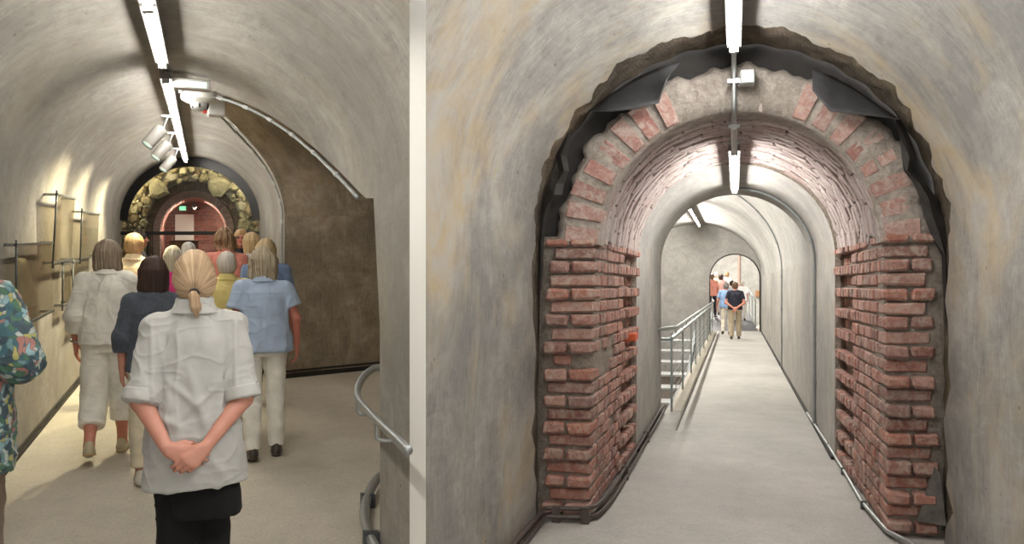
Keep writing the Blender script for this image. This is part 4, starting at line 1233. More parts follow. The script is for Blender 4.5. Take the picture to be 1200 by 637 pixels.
def put(vol,name,mat,parent,disp=None,st=None,smooth_it=1):
    V,Q=vol.mesh(); V=relax(V,Q,smooth_it)
    if disp is not None: N=vnormals(V,Q); V=V+N*disp(V,N)[:,None]
    me=bpy.data.meshes.new(name); me.vertices.add(len(V)); me.vertices.foreach_set('co',V.astype(np.float32).ravel())
    me.loops.add(Q.size); me.polygons.add(len(Q)); me.loops.foreach_set('vertex_index',Q.astype(np.int32).ravel())
    me.polygons.foreach_set('loop_start',np.arange(0,Q.size,4,dtype=np.int32)); me.polygons.foreach_set('loop_total',np.full(len(Q),4,np.int32))
    me.polygons.foreach_set('use_smooth',np.ones(len(Q),bool))
    if st is not None:
        a=me.attributes.new('st','FLOAT_VECTOR','POINT'); a.data.foreach_set('vector',st(V).astype(np.float32).ravel())
    me.update(calc_edges=True); me.validate(); me.materials.append(mat)
    o=bpy.data.objects.new(name,me); COL.objects.link(o); o.parent=parent
    return o
def unit(v): v=np.asarray(v,float); return v/(np.linalg.norm(v)+1e-9)
def hand(V,W,dr,n,side,curl=(.35,.45,.5,.55),sc=1.0,spread=.012,bend=0.0):
    """five separate fingers: dr along the hand, n towards the palm, side towards the thumb"""
    dr=unit(dr); n=np.asarray(n,float); n=unit(n-dr*(n@dr)); side=np.asarray(side,float); side=unit(side-dr*(side@dr)-n*(side@n))
    offs=(.030,.010,-.010,-.029); lens=((.043,.027,.021),(.047,.030,.022),(.044,.028,.021),(.035,.021,.018)); kn=(.084,.088,.083,.074)
    for i in range(4):
        K=W+dr*kn[i]*sc+side*offs[i]*sc
        V.cone(W+side*offs[i]*.55*sc+dr*.008,K,.0145*sc,.0115*sc,.014)
        d=dr+side*spread*(1.5-i)*2; a=0; p=K
        for j,l in enumerate(lens[i]):
            a+=curl[i]*(1.0 if j else .8); dd=unit(d*math.cos(a)+n*math.sin(a)); q=p+dd*l*sc
            V.cone(p,q,(.0098-.0011*j)*sc,(.0090-.0012*j)*sc,.003); p=q
    p=W+dr*.018*sc+side*.022*sc+n*.006; q=p+unit(dr*.8+side*.75+n*.35)*.040*sc
    V.cone(p,q,.0145*sc,.0115*sc,.012); r=q+unit(dr*.95+side*.25+n*.3)*.032*sc; V.cone(q,r,.0110*sc,.0100*sc,.004)
    V.cone(r,r+unit(dr+n*.35)*.024*sc,.0098*sc,.0078*sc,.003)
SKIN={}
def skin(rgb):
    if rgb not in SKIN: SKIN[rgb]=m_skin('skin',rgb)
    return SKIN[rgb]
FAB={}
def fab(rgb,**kw):
    k=(rgb,tuple(sorted(kw.items())))
    if k not in FAB: FAB[k]=m_fabric('cloth_%d'%len(FAB),rgb,**kw)
    return FAB[k]
HAIR={}
def hairm(a,b):
    if (a,b) not in HAIR: HAIR[(a,b)]=m_hair('hair_%d'%len(HAIR),a,b)
    return HAIR[(a,b)]

ARM={'hang':((.208,-.02,1.085),(.212,.035,.860)),'hang_out':((.235,-.02,1.09),(.262,.045,.875)),
     'clasp':((.222,-.095,1.06),(.055,-.195,.865)),'front':((.205,.0,1.09),(.13,.17,1.02)),'bent':((.225,-.07,1.09),(.16,.14,1.10)),
     'back_swing':((.225,-.10,1.10),(.235,-.12,.875))}
LEG={'stand':((.088,.012,.47),(.09,-.005,.082)),'fwd':((.088,.10,.485),(.088,.12,.082)),'back':((.088,-.02,.46),(.09,-.24,.135)),
     'ahead':((.088,.06,.475),(.09,.06,.082)),'behind':((.088,-.03,.462),(.09,-.12,.09))}
def person(loc,yaw,H,label,skin_rgb=(196,150,132),hair=None,top=None,legs=None,shoe=None,vox=.008,wd=1.0,arms=('hang','hang'),stance=('stand','stand'),
           head_yaw=0.0,head_pitch=0.0,head_off=(0,0,0),lean=0.0,belly=0.0,group=None,face=False,seed=1,hand_cfg=None):
    k=H/1.65; root=empty('person',loc,yaw,label,'person',group)
    sk=skin(skin_rgb); rs=np.random.RandomState(seed)
    S=lambda p:np.array([p[0]*k*wd,p[1]*k,p[2]*k])
    B=Vol(vox)
    # joints
    J={}
    for s,nm in ((-1,'L'),(1,'R')):
        i=0 if s<0 else 1
        a=arms[i]; a=ARM[a] if isinstance(a,str) else a
        J['S'+nm]=S((.150*s,-.01,1.335)); J['E'+nm]=S((a[0][0]*s,a[0][1],a[0][2])); J['W'+nm]=S((a[1][0]*s,a[1][1],a[1][2]))
        l=stance[i]; l=LEG[l] if isinstance(l,str) else l
        J['H'+nm]=S((.085*s,0,.87)); J['K'+nm]=S((l[0][0]*s,l[0][1],l[0][2])); J['A'+nm]=S((l[1][0]*s,l[1][1],l[1][2]))
    # trunk
    B.loft([(z*k,0,cy*k,rx*k*wd,ry*k) for z,cy,rx,ry in ((.80,0,.13,.09),(.90,-.005,.158,.108),(1.03,.0,.128+belly*.4,.095+belly*.5),(1.2,.0,.142,.105),(1.31,-.005,.150,.09),(1.375,-.01,.10,.065),(1.41,-.01,.05,.05))],.02)
    for s,nm in ((-1,'L'),(1,'R')):
        B.cone(S((.055*s,-.01,1.362)),J['S'+nm],.034*k,.044*k,.02)
        B.cone(J['S'+nm],J['E'+nm],.044*k,.037*k,.02); B.cone(J['E'+nm],J['W'+nm],.040*k,.0245*k,.018)
        B.cone(J['H'+nm],J['K'+nm],.078*k,.054*k,.03); B.cone(J['K'+nm],J['A'+nm],.056*k,.036*k,.02)
        B.cone(J['K'+nm]+V3(0,-.02,-.08)*k,J['K'+nm]*.4+J['A'+nm]*.6+V3(0,-.02,0),.05*k,.04*k,.03)
        B.cone(J['A'+nm],J['A'+nm]+V3(0,.09,-.045)*k,.034*k,.026*k,.02)
        fd=unit(J['W'+nm]-J['E'+nm]); hc=(hand_cfg or {}).get(nm)
        if hc: hand(B,J['W'+nm]+fd*.012,hc[0],hc[1],hc[2],hc[3] if len(hc)>3 else (.35,.45,.5,.55),k*.92)
        else: hand(B,J['W'+nm]+fd*.012,fd,(-s,0,0),(0,1,.15),(.25,.32,.38,.42),k)
    hc_=np.array([head_off[0],.022+head_off[1],1.535+head_off[2]])*k
    B.cone(V3(0,-.012,1.37)*k,hc_+V3(0,-.018,-.055)*k,.052*k,.050*k,.02)
    HR_=rotz(head_yaw)@rotx(head_pitch); hs=k**.5
    B.setT(HR_,hc_)
    B.ell((0,0,.008),V3(.074,.093,.106)*hs,.01); B.cone(V3(0,.025,-.055)*hs,V3(0,.058,-.088)*hs,.052*hs,.030*hs,.035)
    B.ell(V3(0,.078,.030)*hs,V3(.055,.018,.014)*hs,.012)                                   # brow
    for s in (-1,1):
        B.ell(V3(.032*s,.098,.006)*hs,V3(.019,.016,.013)*hs,.012,'sub'); B.ell(V3(.045*s,.070,-.022)*hs,V3(.022,.018,.018)*hs,.02)
        B.ell(V3(.074*s,-.004,-.004)*hs,V3(.011,.021,.031)*hs,.006,R=rotz(.35*s))
    B.cone(V3(0,.090,.014)*hs,V3(0,.112,-.020)*hs,.009*hs,.013*hs,.010)
    for s in (-1,1): B.ell(V3(.011*s,.102,-.024)*hs,V3(.009,.010,.008)*hs,.006)
    B.ell(V3(0,.090,-.046)*hs,V3(.023,.011,.006)*hs,.006); B.ell(V3(0,.088,-.056)*hs,V3(.020,.010,.006)*hs,.006)
    B.ell(V3(0,.082,-.083)*hs,V3(.018,.014,.013)*hs,.015)
    put(B,'body',sk,root)
    if face:
        for s in (-1,1):
            E=Vol(.0035); E.setT(HR_,hc_); E.ell(V3(.032*s,.083,.006)*hs,V3(.0135,.0125,.0125)*hs,.001); put(E,'eye',fab((70,64,60),var=.02,wr=0,rough=.3),root)
            E=Vol(.004); E.setT(HR_,hc_); E.cone(V3(.016*s,.098,.027)*hs,V3(.047*s,.088,.028)*hs,.0045,.003,.001); put(E,'eyebrow',fab((120,96,70),var=.05),root)
        E=Vol(.004); E.setT(HR_,hc_); E.ell(V3(0,.094,-.051)*hs,V3(.024,.009,.009)*hs,.001); put(E,'lips',fab((176,92,86),var=.05,rough=.5),root)
    # ---------------------------------------------------------------- hair
    if hair:
        sty=hair['style']; Hm=hairm(hair['light'],hair['dark']); G=Vol(min(vox,.0065)); G.setT(HR_,hc_); q=hs
        L=hair.get('len',.13); wv=hair.get('wave',.003); w_=hair.get('w',1.0)
        if sty in ('bob','long'):
            G.ell(V3(0,-.008,.018)*q,V3(.090*w_,.108,.112)*q,.01)
            G.loft([(.03*q,0,-.010*q,.091*q*w_,.100*q),(-.04*q,0,-.016*q,.095*q*w_,.094*q),(-L*.75*q,0,-.020*q,.099*q*w_,.086*q),(-L*q,0,-.022*q,.092*q*w_,.074*q)],.02)
            G.ell(V3(0,.125,-.045)*q,V3(.066,.085,.098)*q,.02,'sub')
            G.ell(V3(0,.05,-.20)*q,V3(.06,.07,.10)*q,.02,'sub')
        elif sty=='short':
            G.ell(V3(0,-.010,.018)*q,V3(.084*w_,.104,.109)*q,.01); G.ell(V3(0,-.035,-.03)*q,V3(.070*w_,.070,.06)*q,.03)
            G.ell(V3(0,.13,-.03)*q,V3(.09,.085,.085)*q,.015,'sub')
            for s in (-1,1): G.ell(V3(.085*s,.015,-.035)*q,V3(.022,.032,.045)*q,.012,'sub')
        elif sty=='pony':
            G.ell(V3(0,-.008,.014)*q,V3(.083*w_,.102,.108)*q,.01); G.ell(V3(0,-.045,-.03)*q,V3(.072*w_,.060,.066)*q,.03)
            G.ell(V3(0,.13,-.035)*q,V3(.085,.085,.09)*q,.015,'sub')
        az=lambda V:np.arctan2(V[:,0]-hc_[0],V[:,1]-hc_[1]+.0)/(2*PI)
        tz=hc_[2]-.058*q; ty=hc_[1]-.112*q
        if sty=='pony':
            stf=lambda V:np.stack([np.arctan2(V[:,0]-hc_[0],V[:,2]-tz)/(2*PI)*2.2,np.hypot(V[:,0]-hc_[0],V[:,2]-tz)*2,V[:,1]*0],1)
        else:
            stf=lambda V:np.stack([az(V)*2.0,V[:,2]*2.2+vnoise(V,6,seed)*.15,V[:,1]*0],1)
        def dsp(V,N):
            s_=stf(V); A=np.stack([s_[:,0]*22,s_[:,1]*2.0,np.zeros(len(V))],1)
            return wv*vnoise(A,1.0,seed)+wv*.6*vnoise(A*np.array([2.6,1.2,1]),1.0,seed+3)+hair.get('lump',.004)*vnoise(V,18,seed+5)+.5*hair.get('lump',.004)*vnoise(V,40,seed+6)
        put(G,'hair',Hm,root,dsp,stf,1)
        if sty=='pony':
            G=Vol(.0045); t0=V3(hc_[0],ty+.006,tz)
            G.cone(t0+V3(0,.006,.002),t0+V3(-.002,-.022,-.012),.013,.018,.01); G.cone(t0+V3(-.002,-.022,-.012),t0+V3(.004,-.026,-.052),.019,.020,.012); G.cone(t0+V3(.004,-.026,-.052),t0+V3(.010,-.020,-.092),.019,.007,.01)
            stp=lambda V:np.stack([(V[:,0]-hc_[0])*7+V[:,2]*.6,V[:,2]*1.5,V[:,1]],1)
            po=put(G,'ponytail',Hm,root,lambda V,N:.0028*vnoise(np.stack([V[:,0]*170,V[:,2]*16,V[:,1]*60],1),1.0,seed),stp)
            mb=MB(); mb.tube([t0+V3(.0165*math.cos(2*PI*i/16),-.006,.0165*math.sin(2*PI*i/16)) for i in range(16)],.0042,8,closed=True)
            tie=mb.build('hair_tie',M['black'],root,smooth=True); tie['label']='black hair tie'
    # ---------------------------------------------------------------- upper garment
    if top:
        t=top; hem=t.get('hem',.80); loose=t.get('loose',0.0); fl=t.get('flare',0.0); G=Vol(max(.005,vox*.9))
        rx=lambda z:np.interp(z,[.5,.80,.90,1.04,1.2,1.30],[.178,.178,.176,.158+belly*.4,.160,.150])+loose
        ry=lambda z:np.interp(z,[.5,.80,.90,1.04,1.2,1.30],[.122,.122,.126,.113+belly*.5,.118,.104])+loose*.8
        zs=list(np.linspace(hem,1.30,9))
        sec=[(z*k,0,-.004*k,(rx(z)+fl*max(0,(1.15-z)/(1.15-hem)))*k*wd,(ry(z)+fl*.7*max(0,(1.15-z)/(1.15-hem)))*k) for z in zs]
        sec+=[(1.36*k,0,-.012*k,.105*k*wd,.078*k),(1.405*k,0,-.014*k,.070*k,.060*k)]
        nz=t.get('neck',1.40)
        if t.get('collar'): sec+=[(1.425*k,0,-.012*k,.064*k,.060*k),(1.452*k,0,-.008*k,.066*k,.062*k)]
        G.loft(sec,.012,n=2.3)
        sl=t.get('sleeve',1.0)   # 0-1 down the upper arm, 1-2 down the forearm
        for s,nm in ((-1,'L'),(1,'R')):
            A,E,W=J['S'+nm],J['E'+nm],J['W'+nm]; r0=(.058+loose*.5)*k; r1=(.054+loose*.5+t.get('sleeve_wide',0))*k
            G.cone(S((.055*s,-.01,1.378)),A,.044*k,r0*.93,.03)
            if sl<=1: G.cone(A,A+(E-A)*sl,r0,r0+(r1-r0)*sl,.022,cap=True)
            else:
                G.cone(A,E,r0,r1,.022); e=E+(W-E)*(sl-1); G.cone(E,e,r1,r1+(.040*k+loose*.3-r1)*(sl-1)*.6,.02,cap=True)
        # neckline opening
        if not t.get('collar'): G.ell(V3(0,.0,1.445)*k,V3(.072,.075,.055)*k,.01,'sub')
        F_=t.get('folds',[]); fa=t.get('wrinkle',.004)
        def dsp(V,N):
            d=fa*vnoise(V*np.array([1,1,.55]),9,seed)+fa*.6*vnoise(V*np.array([1.2,1,.8]),19,seed+1)
            r=1-np.abs(vnoise(V*np.array([1,1,.5])+.05*vnoise(V,8,seed+8)[:,None],11,seed+2)); d+=fa*1.3*(r**5)+fa*.7*(1-np.abs(vnoise(V*np.array([.6,1,1.2])+.04*vnoise(V,10,seed+9)[:,None],17,seed+7)))**6
            for (a,b,w,am) in F_:
                a,b=np.array(a),np.array(b); ab=b-a; tt=np.clip(((V[:,[0,2]]-a)@ab)/(ab@ab),0,1); ds=np.linalg.norm(V[:,[0,2]]-a-tt[:,None]*ab,axis=1)
                d+=am*np.exp(-(ds/w)**2)*np.sin(PI*np.clip(tt*.92+.04,0,1))**.5*np.clip(-N[:,1]*2,0,1)
            return d
        g=put(G,t.get('name','shirt'),t['mat'],root,dsp)
        if t.get('cuff'):
            for s,nm in ((-1,'L'),(1,'R')):
                A,E,W=J['S'+nm],J['E'+nm],J['W'+nm]
                p=A+(E-A)*sl if sl<=1 else E+(W-E)*(sl-1); dv=unit(E-A) if sl<=1 else unit(W-E)
                r=(.060+loose*.5+t.get('sleeve_wide',0))*k if sl<=1.2 else (.040+loose*.4)*k
                C=Vol(.005); C.cone(p-dv*.042,p+dv*.004,r+.004,r+.007,.004,cap=True); C.clip(-dv,-(dv@(p-dv*.046)));
                put(C,'cuff',t['mat'],g,lambda V,N:.002*vnoise(V,40,seed))
        if t.get('collar'):
            C=Vol(.005); z0=1.392*k
            C.loft([(z0,0,-.022*k,.098*k,.082*k),(z0+.02*k,0,-.016*k,.086*k,.074*k),(z0+.062*k,0,-.010*k,.066*k,.063*k)],.004)
            C.ell(V3(0,.10,1.42)*k,V3(.05,.075,.09)*k,.01,'sub'); put(C,'collar',t['mat'],g,lambda V,N:.0015*vnoise(V,30,seed))
    # ---------------------------------------------------------------- trousers
    if legs:
        t=legs; G=Vol(max(.0055,vox*.9)); wl=t.get('wide',0.0); hem=t.get('hem',.10)
        G.loft([(z*k,0,0,rx_*k*wd,ry_*k) for z,rx_,ry_ in ((.80,.155,.108),(.88,.166,.120),(.96,.160,.114),(1.04,.143+belly*.4,.104+belly*.4))],.02)
        for s,nm in ((-1,'L'),(1,'R')):
            Hh,K,A=J['H'+nm],J['K'+nm],J['A'+nm]; G.cone(Hh+V3(0,0,-.02)*k,K,(.086+wl*.3)*k,(.064+wl)*k,.018)
            tt=np.clip((K[2]-hem*k)/(K[2]-A[2]+1e-6),0,1.05); e=K+(A-K)*tt
            G.cone(K,e,(.064+wl)*k,(.052+wl*1.15)*k,.02,cap=True)
            G.cone(K+V3(0,-.018,-.06)*k,K+(e-K)*.6+V3(0,-.012,0),(.058+wl*.8)*k,(.05+wl)*k,.03)
        wr_=t.get('wrinkle',.004)
        put(G,t.get('name','trousers'),t['mat'],root,lambda V,N:wr_*vnoise(V*np.array([1,1,.8]),10,seed+4)+wr_*.8*(1-np.abs(vnoise(V*np.array([1,1,1.6]),13,seed+6)))**4)
        if t.get('skirt'):
            C=Vol(.006); C.loft(t['skirt'],.01,n=2.4); put(C,'skirt',t['mat'],root,lambda V,N:.006*vnoise(V*np.array([2.2,2.2,.3]),12,seed))
    # ---------------------------------------------------------------- shoes
    if shoe:
        for s,nm in ((-1,'L'),(1,'R')):
            A=J['A'+nm]; lift=max(0,A[2]-.082*k); p=-lift*4.0; R=rotz(-.12*s)@rotx(p)
            G=Vol(max(.0055,vox*.8)); G.setT(R,A+V3(0,0,-.078*k)+ (V3(0,0,-lift*.15)))
            if lift>.02: G.setT(R,A+R@V3(0,0,-.078*k))
            G.cone((0,-.045,.034),(0,.075,.030),.035,.038,.02); G.cone((0,.075,.030),(0,.150,.024),.038,.026,.02); G.cone((0,-.03,.05),(0,-.025,.078),.034,.033,.02)
            G.clip((0,0,-1),-.004) if lift<=.02 else None
            so=put(G,'shoe',shoe['mat'],root)
            if shoe.get('sole'):
                C=Vol(.005); C.setT(*G.T); C.cone((0,-.045,.012),(0,.075,.012),.037,.041,.02,flat=(V3(0,0,1),3.2)); C.cone((0,.075,.012),(0,.155,.012),.041,.027,.02,flat=(V3(0,0,1),3.2)); put(C,'sole',shoe['sole'],so)
    return root,J,hc_,HR_
# ================================================================== the visitors of the left gallery
WHITE=fab((232,230,222),wr=.5); CREAM=fab((224,214,192)); LEATHER=fab((60,50,44),rough=.5,wr=.1); TAN=fab((150,132,108),rough=.6,wr=.1); PALE=fab((196,190,176),rough=.6,wr=.1); BLACK=fab((7,7,9),var=.2,rough=1.0)
def at_l(px,d): return LP((px-VL[0])*d/F,d,0)
def bracelet(root,J,nm,mat,t=.93,r=.031,rad=.006):
    W=J['E'+nm]+(J['W'+nm]-J['E'+nm])*t; ax=unit(J['W'+nm]-J['E'+nm]); a=unit(np.cross(ax,V3(0,1,.2))); b=np.cross(ax,a)
    mb=MB(); mb.tube([W+(a*math.cos(2*PI*i/20)+b*math.sin(2*PI*i/20))*r for i in range(20)],rad,8,closed=True); return mb.build('bracelet',mat,root,smooth=True)
# grey-shirted woman in front, hands clasped behind her
SH=fab((172,172,169),wr=.55,var=.06)
folds=[((-.13,1.28),(-.05,.86),.018,.010),((-.02,1.16),(.05,.90),.020,.012),((.14,1.26),(.06,.88),.020,.011),((-.17,1.00),(-.03,.93),.016,.010),((.17,1.02),(.04,.94),.016,.012),((.16,.95),(.02,.89),.012,.010),
       ((-.16,.93),(-.05,.86),.012,.009),((.10,1.10),(-.06,.96),.014,.009),((-.09,1.12),(.02,1.00),.014,.009),((-.155,1.34),(-.148,.95),.008,.008),((.15,1.33),(.155,1.0),.008,.008),((-.02,.84),(-.10,.72),.02,.008),((.05,.82),(.12,.72),.02,.008),((0,1.335),(0,1.2),.05,.004)]
r,J,hc,HRm=person(at_l(228,3.12),YAW_L,1.625,'person with blond ponytail and loose grey shirt, hands clasped behind the back',(190,134,116),
  dict(style='pony',light=(204,178,146),dark=(146,118,90),wave=.0022,w=.98),
  dict(name='shirt',mat=SH,hem=.70,loose=.010,flare=.036,sleeve=1.0,cuff=True,collar=True,folds=folds,wrinkle=.006,sleeve_wide=.004),
  dict(mat=BLACK,hem=.10,wide=.014,skirt=[(.56,.050,0,.135,.125),(.64,.042,0,.138,.125),(.76,.01,0,.138,.118)]),dict(mat=LEATHER),vox=.0052,wd=.89,
  arms=(((.216,-.085,1.055),(.112,-.190,.890)),((.208,-.085,1.045),(.052,-.200,.886))),stance=(((.066,.012,.47),(.066,-.005,.082)),((.062,.06,.475),(.066,.06,.082))),
  hand_cfg={'L':(V3(.86,-.06,-.42),V3(.05,1,-.1),V3(.35,-.1,1),(.30,.36,.40,.46)),'R':(V3(-.70,-.14,-.62),V3(-.25,1,-.25),V3(-.62,-.3,.7),(.50,.58,.64,.70))},seed=3)
# dark-haired woman in a grey knitted top
person(at_l(180,5.15),YAW_L,1.525,'person with dark brown bob in charcoal knit top, behind the grey shirt',(196,140,120),
  dict(style='bob',light=(84,62,52),dark=(38,28,26),len=.135,w=1.02),
  dict(name='sweater',mat=fab((70,76,86),pattern='melange'),hem=.84,loose=.008,sleeve=1.42,sleeve_wide=.002,wrinkle=.004),
  dict(mat=fab((206,196,172)),hem=.14,wide=.012),dict(mat=PALE),vox=.0075,wd=.98,stance=('ahead','behind'),arms=('hang','hang'),seed=5)
# woman in white walking along the wall
r,J,_,_=person(at_l(126,5.85),YAW_L-.03,1.635,'person all in white linen with grey-streaked bob, walking along the left wall',(192,128,108),
  dict(style='bob',light=(188,172,148),dark=(84,70,58),len=.12,w=1.08,lump=.006),
  dict(name='shirt',mat=WHITE,hem=.86,loose=.018,flare=.004,sleeve=1.55,collar=True,sleeve_wide=.002,wrinkle=.007),
  dict(mat=WHITE,hem=.26,wide=.030,wrinkle=.006),dict(mat=fab((176,166,140),rough=.6,wr=.1),sole=fab((186,160,120),rough=.8)),vox=.0075,wd=1.0,
  arms=(((.215,-.03,1.08),(.222,.05,.87)),((.205,.06,1.09),(.18,.2,.93))),stance=('back','fwd'),seed=6)
o=bracelet(r,J,'L',M['steel'],.9,.034,.007)
# blue shirt
person(at_l(309,5.85),YAW_L+.02,1.57,'person in pale blue short-sleeved shirt and white trousers with blond-grey hair',(196,124,108),
  dict(style='bob',light=(206,196,172),dark=(132,116,94),len=.13,w=1.12,wave=.005,lump=.010),
  dict(name='shirt',mat=fab((168,186,212),wr=.45,var=.06),hem=.84,loose=.022,flare=.012,sleeve=.62,collar=True,sleeve_wide=.022,wrinkle=.006,folds=[((-.19,1.24),(.19,1.24),.006,.004),((0,1.22),(0,.86),.012,.004)]),
  dict(mat=WHITE,hem=.08,wide=.006),dict(mat=LEATHER,sole=LEATHER),vox=.0075,wd=1.06,arms=('hang',((.232,-.02,1.10),(.25,.06,.885))),stance=('behind','stand'),head_yaw=-.15,seed=7)
# yellow polo, white hair
person(at_l(266,6.7),YAW_L,1.52,'person in yellow polo shirt with short white hair',(206,150,138),
  dict(style='short',light=(232,226,218),dark=(178,168,160),wave=.002),
  dict(name='shirt',mat=fab((222,206,136),var=.06),hem=.84,loose=.02,sleeve=.7,collar=True,wrinkle=.005),
  dict(mat=CREAM,hem=.09),dict(mat=TAN),vox=.009,wd=1.08,seed=8)
# magenta top, pale hair
person(at_l(203,7.4),YAW_L,1.555,'person with pale blond hair in magenta top, seen between two heads',(200,146,130),
  dict(style='bob',light=(222,216,200),dark=(150,144,128),len=.16,w=.98,wave=.004),
  dict(name='blouse',mat=fab((196,56,128)),hem=.84,loose=.01,sleeve=.7),dict(mat=fab((70,72,84)),hem=.1),dict(mat=LEATHER),vox=.009,seed=9)
# cream checked shirt by the glass
person(at_l(157,7.6),YAW_L-.1,1.685,'person with short blond hair in cream striped shirt near the glass screen',(204,150,132),
  dict(style='short',light=(206,178,134),dark=(140,108,74),wave=.004,lump=.004,w=1.05),
  dict(name='shirt',mat=fab((216,200,166),pattern='stripe'),hem=.8,loose=.02,sleeve=1.5,collar=True,wrinkle=.005),dict(mat=fab((104,98,92)),hem=.1),dict(mat=LEATHER),vox=.009,wd=1.05,seed=10)
# salmon shirt, wavy hair
person(at_l(264,8.3),YAW_L,1.735,'tall person in salmon shirt with wavy brown-grey hair',(200,146,128),
  dict(style='bob',light=(178,148,114),dark=(94,72,54),len=.115,w=1.12,wave=.010,lump=.016),
  dict(name='shirt',mat=fab((206,134,120)),hem=.8,loose=.022,sleeve=1.2,collar=True,wrinkle=.006),dict(mat=fab((86,80,78)),hem=.1),dict(mat=LEATHER),vox=.009,wd=1.05,seed=12)
# grey hair further on
person(at_l(221,9.4),YAW_L,1.57,'person with short grey hair seen over the blond ponytail',(200,146,128),
  dict(style='short',light=(208,206,204),dark=(130,128,128),w=1.04),
  dict(name='shirt',mat=fab((120,124,140)),hem=.8,loose=.012,sleeve=.8),dict(mat=fab((90,90,100)),hem=.1),dict(mat=LEATHER),vox=.010,seed=13)
# man in profile by the glass
person(at_l(162,11.3),YAW_L-1.35,1.72,'dark-haired person in profile at the glass screen, dressed in dark clothes',(176,118,100),
  dict(style='short',light=(70,58,50),dark=(36,30,28)),
  dict(name='jacket',mat=fab((54,52,56)),hem=.8,loose=.015,sleeve=1.85,collar=True),dict(mat=fab((46,46,50)),hem=.08),dict(mat=LEATHER),vox=.010,seed=14)
person(at_l(271,11.6),YAW_L+.1,1.745,'dark-haired person half hidden behind the salmon shirt',(186,130,112),
  dict(style='short',light=(70,54,46),dark=(34,26,24)),
  dict(name='jacket',mat=fab((58,60,66)),hem=.8,loose=.015,sleeve=1.85),dict(mat=fab((48,48,54)),hem=.08),dict(mat=LEATHER),vox=.010,seed=15)
# the guide facing the group
r,J,hc,HRm=person(at_l(282.5,10.6),YAW_L+PI-.1,1.735,'person with glasses and blond hair facing the group, in black jacket',(206,136,122),
  dict(style='bob',light=(206,176,130),dark=(138,106,72),len=.13,w=1.0),
  dict(name='jacket',mat=fab((30,30,34)),hem=.78,loose=.014,sleeve=1.85),dict(mat=fab((40,42,50)),hem=.08),dict(mat=LEATHER),vox=.0085,face=True,seed=16)
mb=MB(); Rm=Matrix(HRm.tolist())
def hp(x,y,z): return Vector(hc)+Rm@Vector((x,y,z))
for s in (-1,1):
    mb.tube([hp(.033*s+.022*math.cos(2*PI*i/18),.108,.004+.017*math.sin(2*PI*i/18)) for i in range(18)],.0026,6,closed=True)
    mb.tube([hp(.055*s,.106,.008),hp(.078*s,.05,.010),hp(.080*s,-.01,.006)],.0022,6)
mb.tube([hp(-.011,.108,.006),hp(0,.112,.009),hp(.011,.108,.006)],.0024,6)
o=mb.build('glasses',M['black'],r,smooth=True); o['label']='dark-rimmed glasses'
# white top with a blue lanyard
r,J,hc,_=person(at_l(296,9.1),YAW_L+.75,1.69,'person with blond bob in white top wearing a blue lanyard, turned towards the guide',(200,142,124),
  dict(style='bob',light=(214,192,150),dark=(146,120,86),len=.145,w=1.05),
  dict(name='blouse',mat=fab((224,224,222)),hem=.82,loose=.012,sleeve=.75),dict(mat=fab((70,78,100)),hem=.1),dict(mat=LEATHER),vox=.009,seed=17)
mb=MB(); mb.tube([(-.055,-.05,1.43),(-.085,.05,1.39),(-.075,.125,1.25),(-.02,.15,1.12),(.03,.15,1.12),(.075,.125,1.25),(.085,.05,1.39),(.055,-.05,1.43)],.006,6); mb.box(-.035,.045,.135,.150,1.02,1.12)
o=mb.build('lanyard',fab((40,84,170)),r); o['label']='blue lanyard with badge'
# denim shirt behind the blue one
person(at_l(312,7.6),YAW_L+.05,1.63,'person in denim shirt with fair hair just behind the pale blue shirt',(200,140,122),
  dict(style='bob',light=(214,196,158),dark=(150,128,96),len=.12,w=1.04,lump=.006),
  dict(name='shirt',mat=fab((112,134,172)),hem=.82,loose=.016,sleeve=1.3),dict(mat=fab((90,94,104)),hem=.1),dict(mat=LEATHER),vox=.009,wd=1.12,seed=18)
# floral jacket entering at the left edge
person(at_l(-46,3.45),YAW_L-.12,1.73,'person in blue floral jacket and brown trousers cut off by the picture edge',(198,140,122),
  dict(style='bob',light=(150,130,104),dark=(90,74,58),len=.12),
  dict(name='jacket',mat=fab((120,150,150),pattern='floral'),hem=.60,loose=.028,flare=.012,sleeve=1.75,sleeve_wide=.02,wrinkle=.008,collar=True),
  dict(mat=fab((122,106,90)),hem=.08,wide=.012),dict(mat=LEATHER),vox=.0065,wd=.92,arms=('hang',((.262,-.05,1.07),(.13,.17,1.14))),stance=('stand','stand'),seed=19)

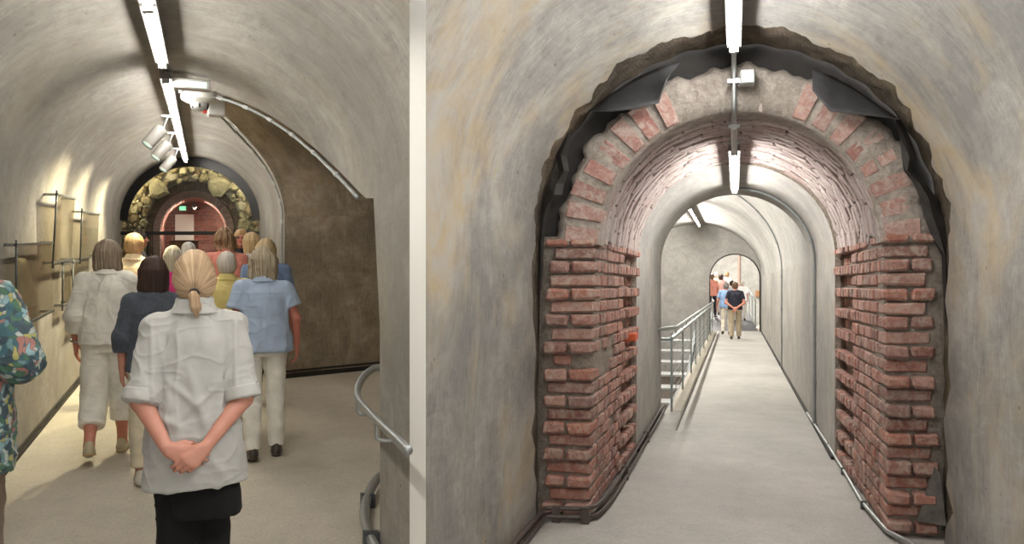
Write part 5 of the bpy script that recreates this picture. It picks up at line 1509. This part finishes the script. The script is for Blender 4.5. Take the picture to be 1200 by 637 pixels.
# ================================================================== the visitors on the walkway of the right gallery
def at_r(px,d,w=0):
    u=(px-VR[0])*d/F; return RP(u,d+SKEW*u,w)
NAVY=fab((34,36,50)); KHAKI=fab((178,164,140)); GP='visitors beyond the far doorway'
def ramp_w(d): return (d-HE)/3.6*.40 if d<30.6 else .40+(d-30.6)*.02
person(at_r(861.5,22.9),YAW_R,1.70,'person in navy top and khaki trousers on the walkway, hands clasped behind',(200,136,116),
  dict(style='short',light=(128,98,74),dark=(74,54,42),w=1.1,lump=.006),
  dict(name='shirt',mat=NAVY,hem=.86,loose=.012,sleeve=.62),dict(mat=KHAKI,hem=.09,wide=.012),dict(mat=LEATHER),vox=.010,wd=1.12,
  arms=(((.235,-.08,1.06),(.06,-.20,.92)),((.228,-.08,1.05),(.02,-.205,.90))),stance=('behind','ahead'),
  hand_cfg={'L':(V3(.80,-.10,-.42),V3(.1,1,0),V3(.3,0,1)),'R':(V3(-.42,-.22,-.85),V3(-.2,1,-.1),V3(-.9,0,.4))},seed=21)
person(at_r(851,24.8),YAW_R,1.70,'person in light blue shirt and pale trousers left of the navy top',(200,140,124),
  dict(style='short',light=(150,146,140),dark=(96,90,86),w=1.12),
  dict(name='shirt',mat=fab((140,172,212)),hem=.86,loose=.014,sleeve=.7),dict(mat=fab((214,206,190)),hem=.09),dict(mat=LEATHER),vox=.011,wd=1.08,stance=('back','fwd'),arms=('hang_out','hang'),seed=22)
def far(px,d,H,label,sk,hair,topc,legc,**kw):
    return person(at_r(px,d,ramp_w(d)),YAW_R+kw.pop('yaw',0),H,label,sk,hair,dict(name='shirt',mat=fab(topc),hem=.82,loose=.014,sleeve=kw.pop('sleeve',.8)),dict(mat=fab(legc),hem=.09),dict(mat=kw.pop('shoe',LEATHER)),vox=.012,group=GP,**kw)
far(834.5,30.2,1.70,'person in salmon shirt and black trousers at the left side of the far doorway',(200,140,120),dict(style='short',light=(140,110,90),dark=(80,60,48)),(226,150,132),(34,34,42),wd=1.1,yaw=-.3,stance=('behind','ahead'))
far(839.5,32.5,1.72,'person in yellow shirt behind the salmon shirt beyond the far doorway',(206,150,134),dict(style='short',light=(230,222,212),dark=(180,170,160)),(226,214,150),(200,192,176))
far(845,31.2,1.66,'dark-haired person in pink blouse beyond the far doorway',(200,140,124),dict(style='bob',light=(90,64,54),dark=(44,32,30),len=.12),(222,176,166),(196,188,178))
far(852,33.8,1.74,'person in cream shirt with light brown hair beyond the far doorway',(200,146,126),dict(style='short',light=(170,140,104),dark=(110,86,62),w=1.08),(226,212,190),(110,104,98),wd=1.05)
far(857.5,29.0,1.56,'dark-haired person mostly hidden behind the navy top',(196,140,122),dict(style='short',light=(70,58,52),dark=(38,32,30),w=1.1),(206,206,210),(206,204,200))
far(870,29.4,1.52,'person in white top just right of the navy top, partly hidden',(204,150,134),dict(style='short',light=(216,208,196),dark=(160,150,138)),(236,234,232),(196,190,180))
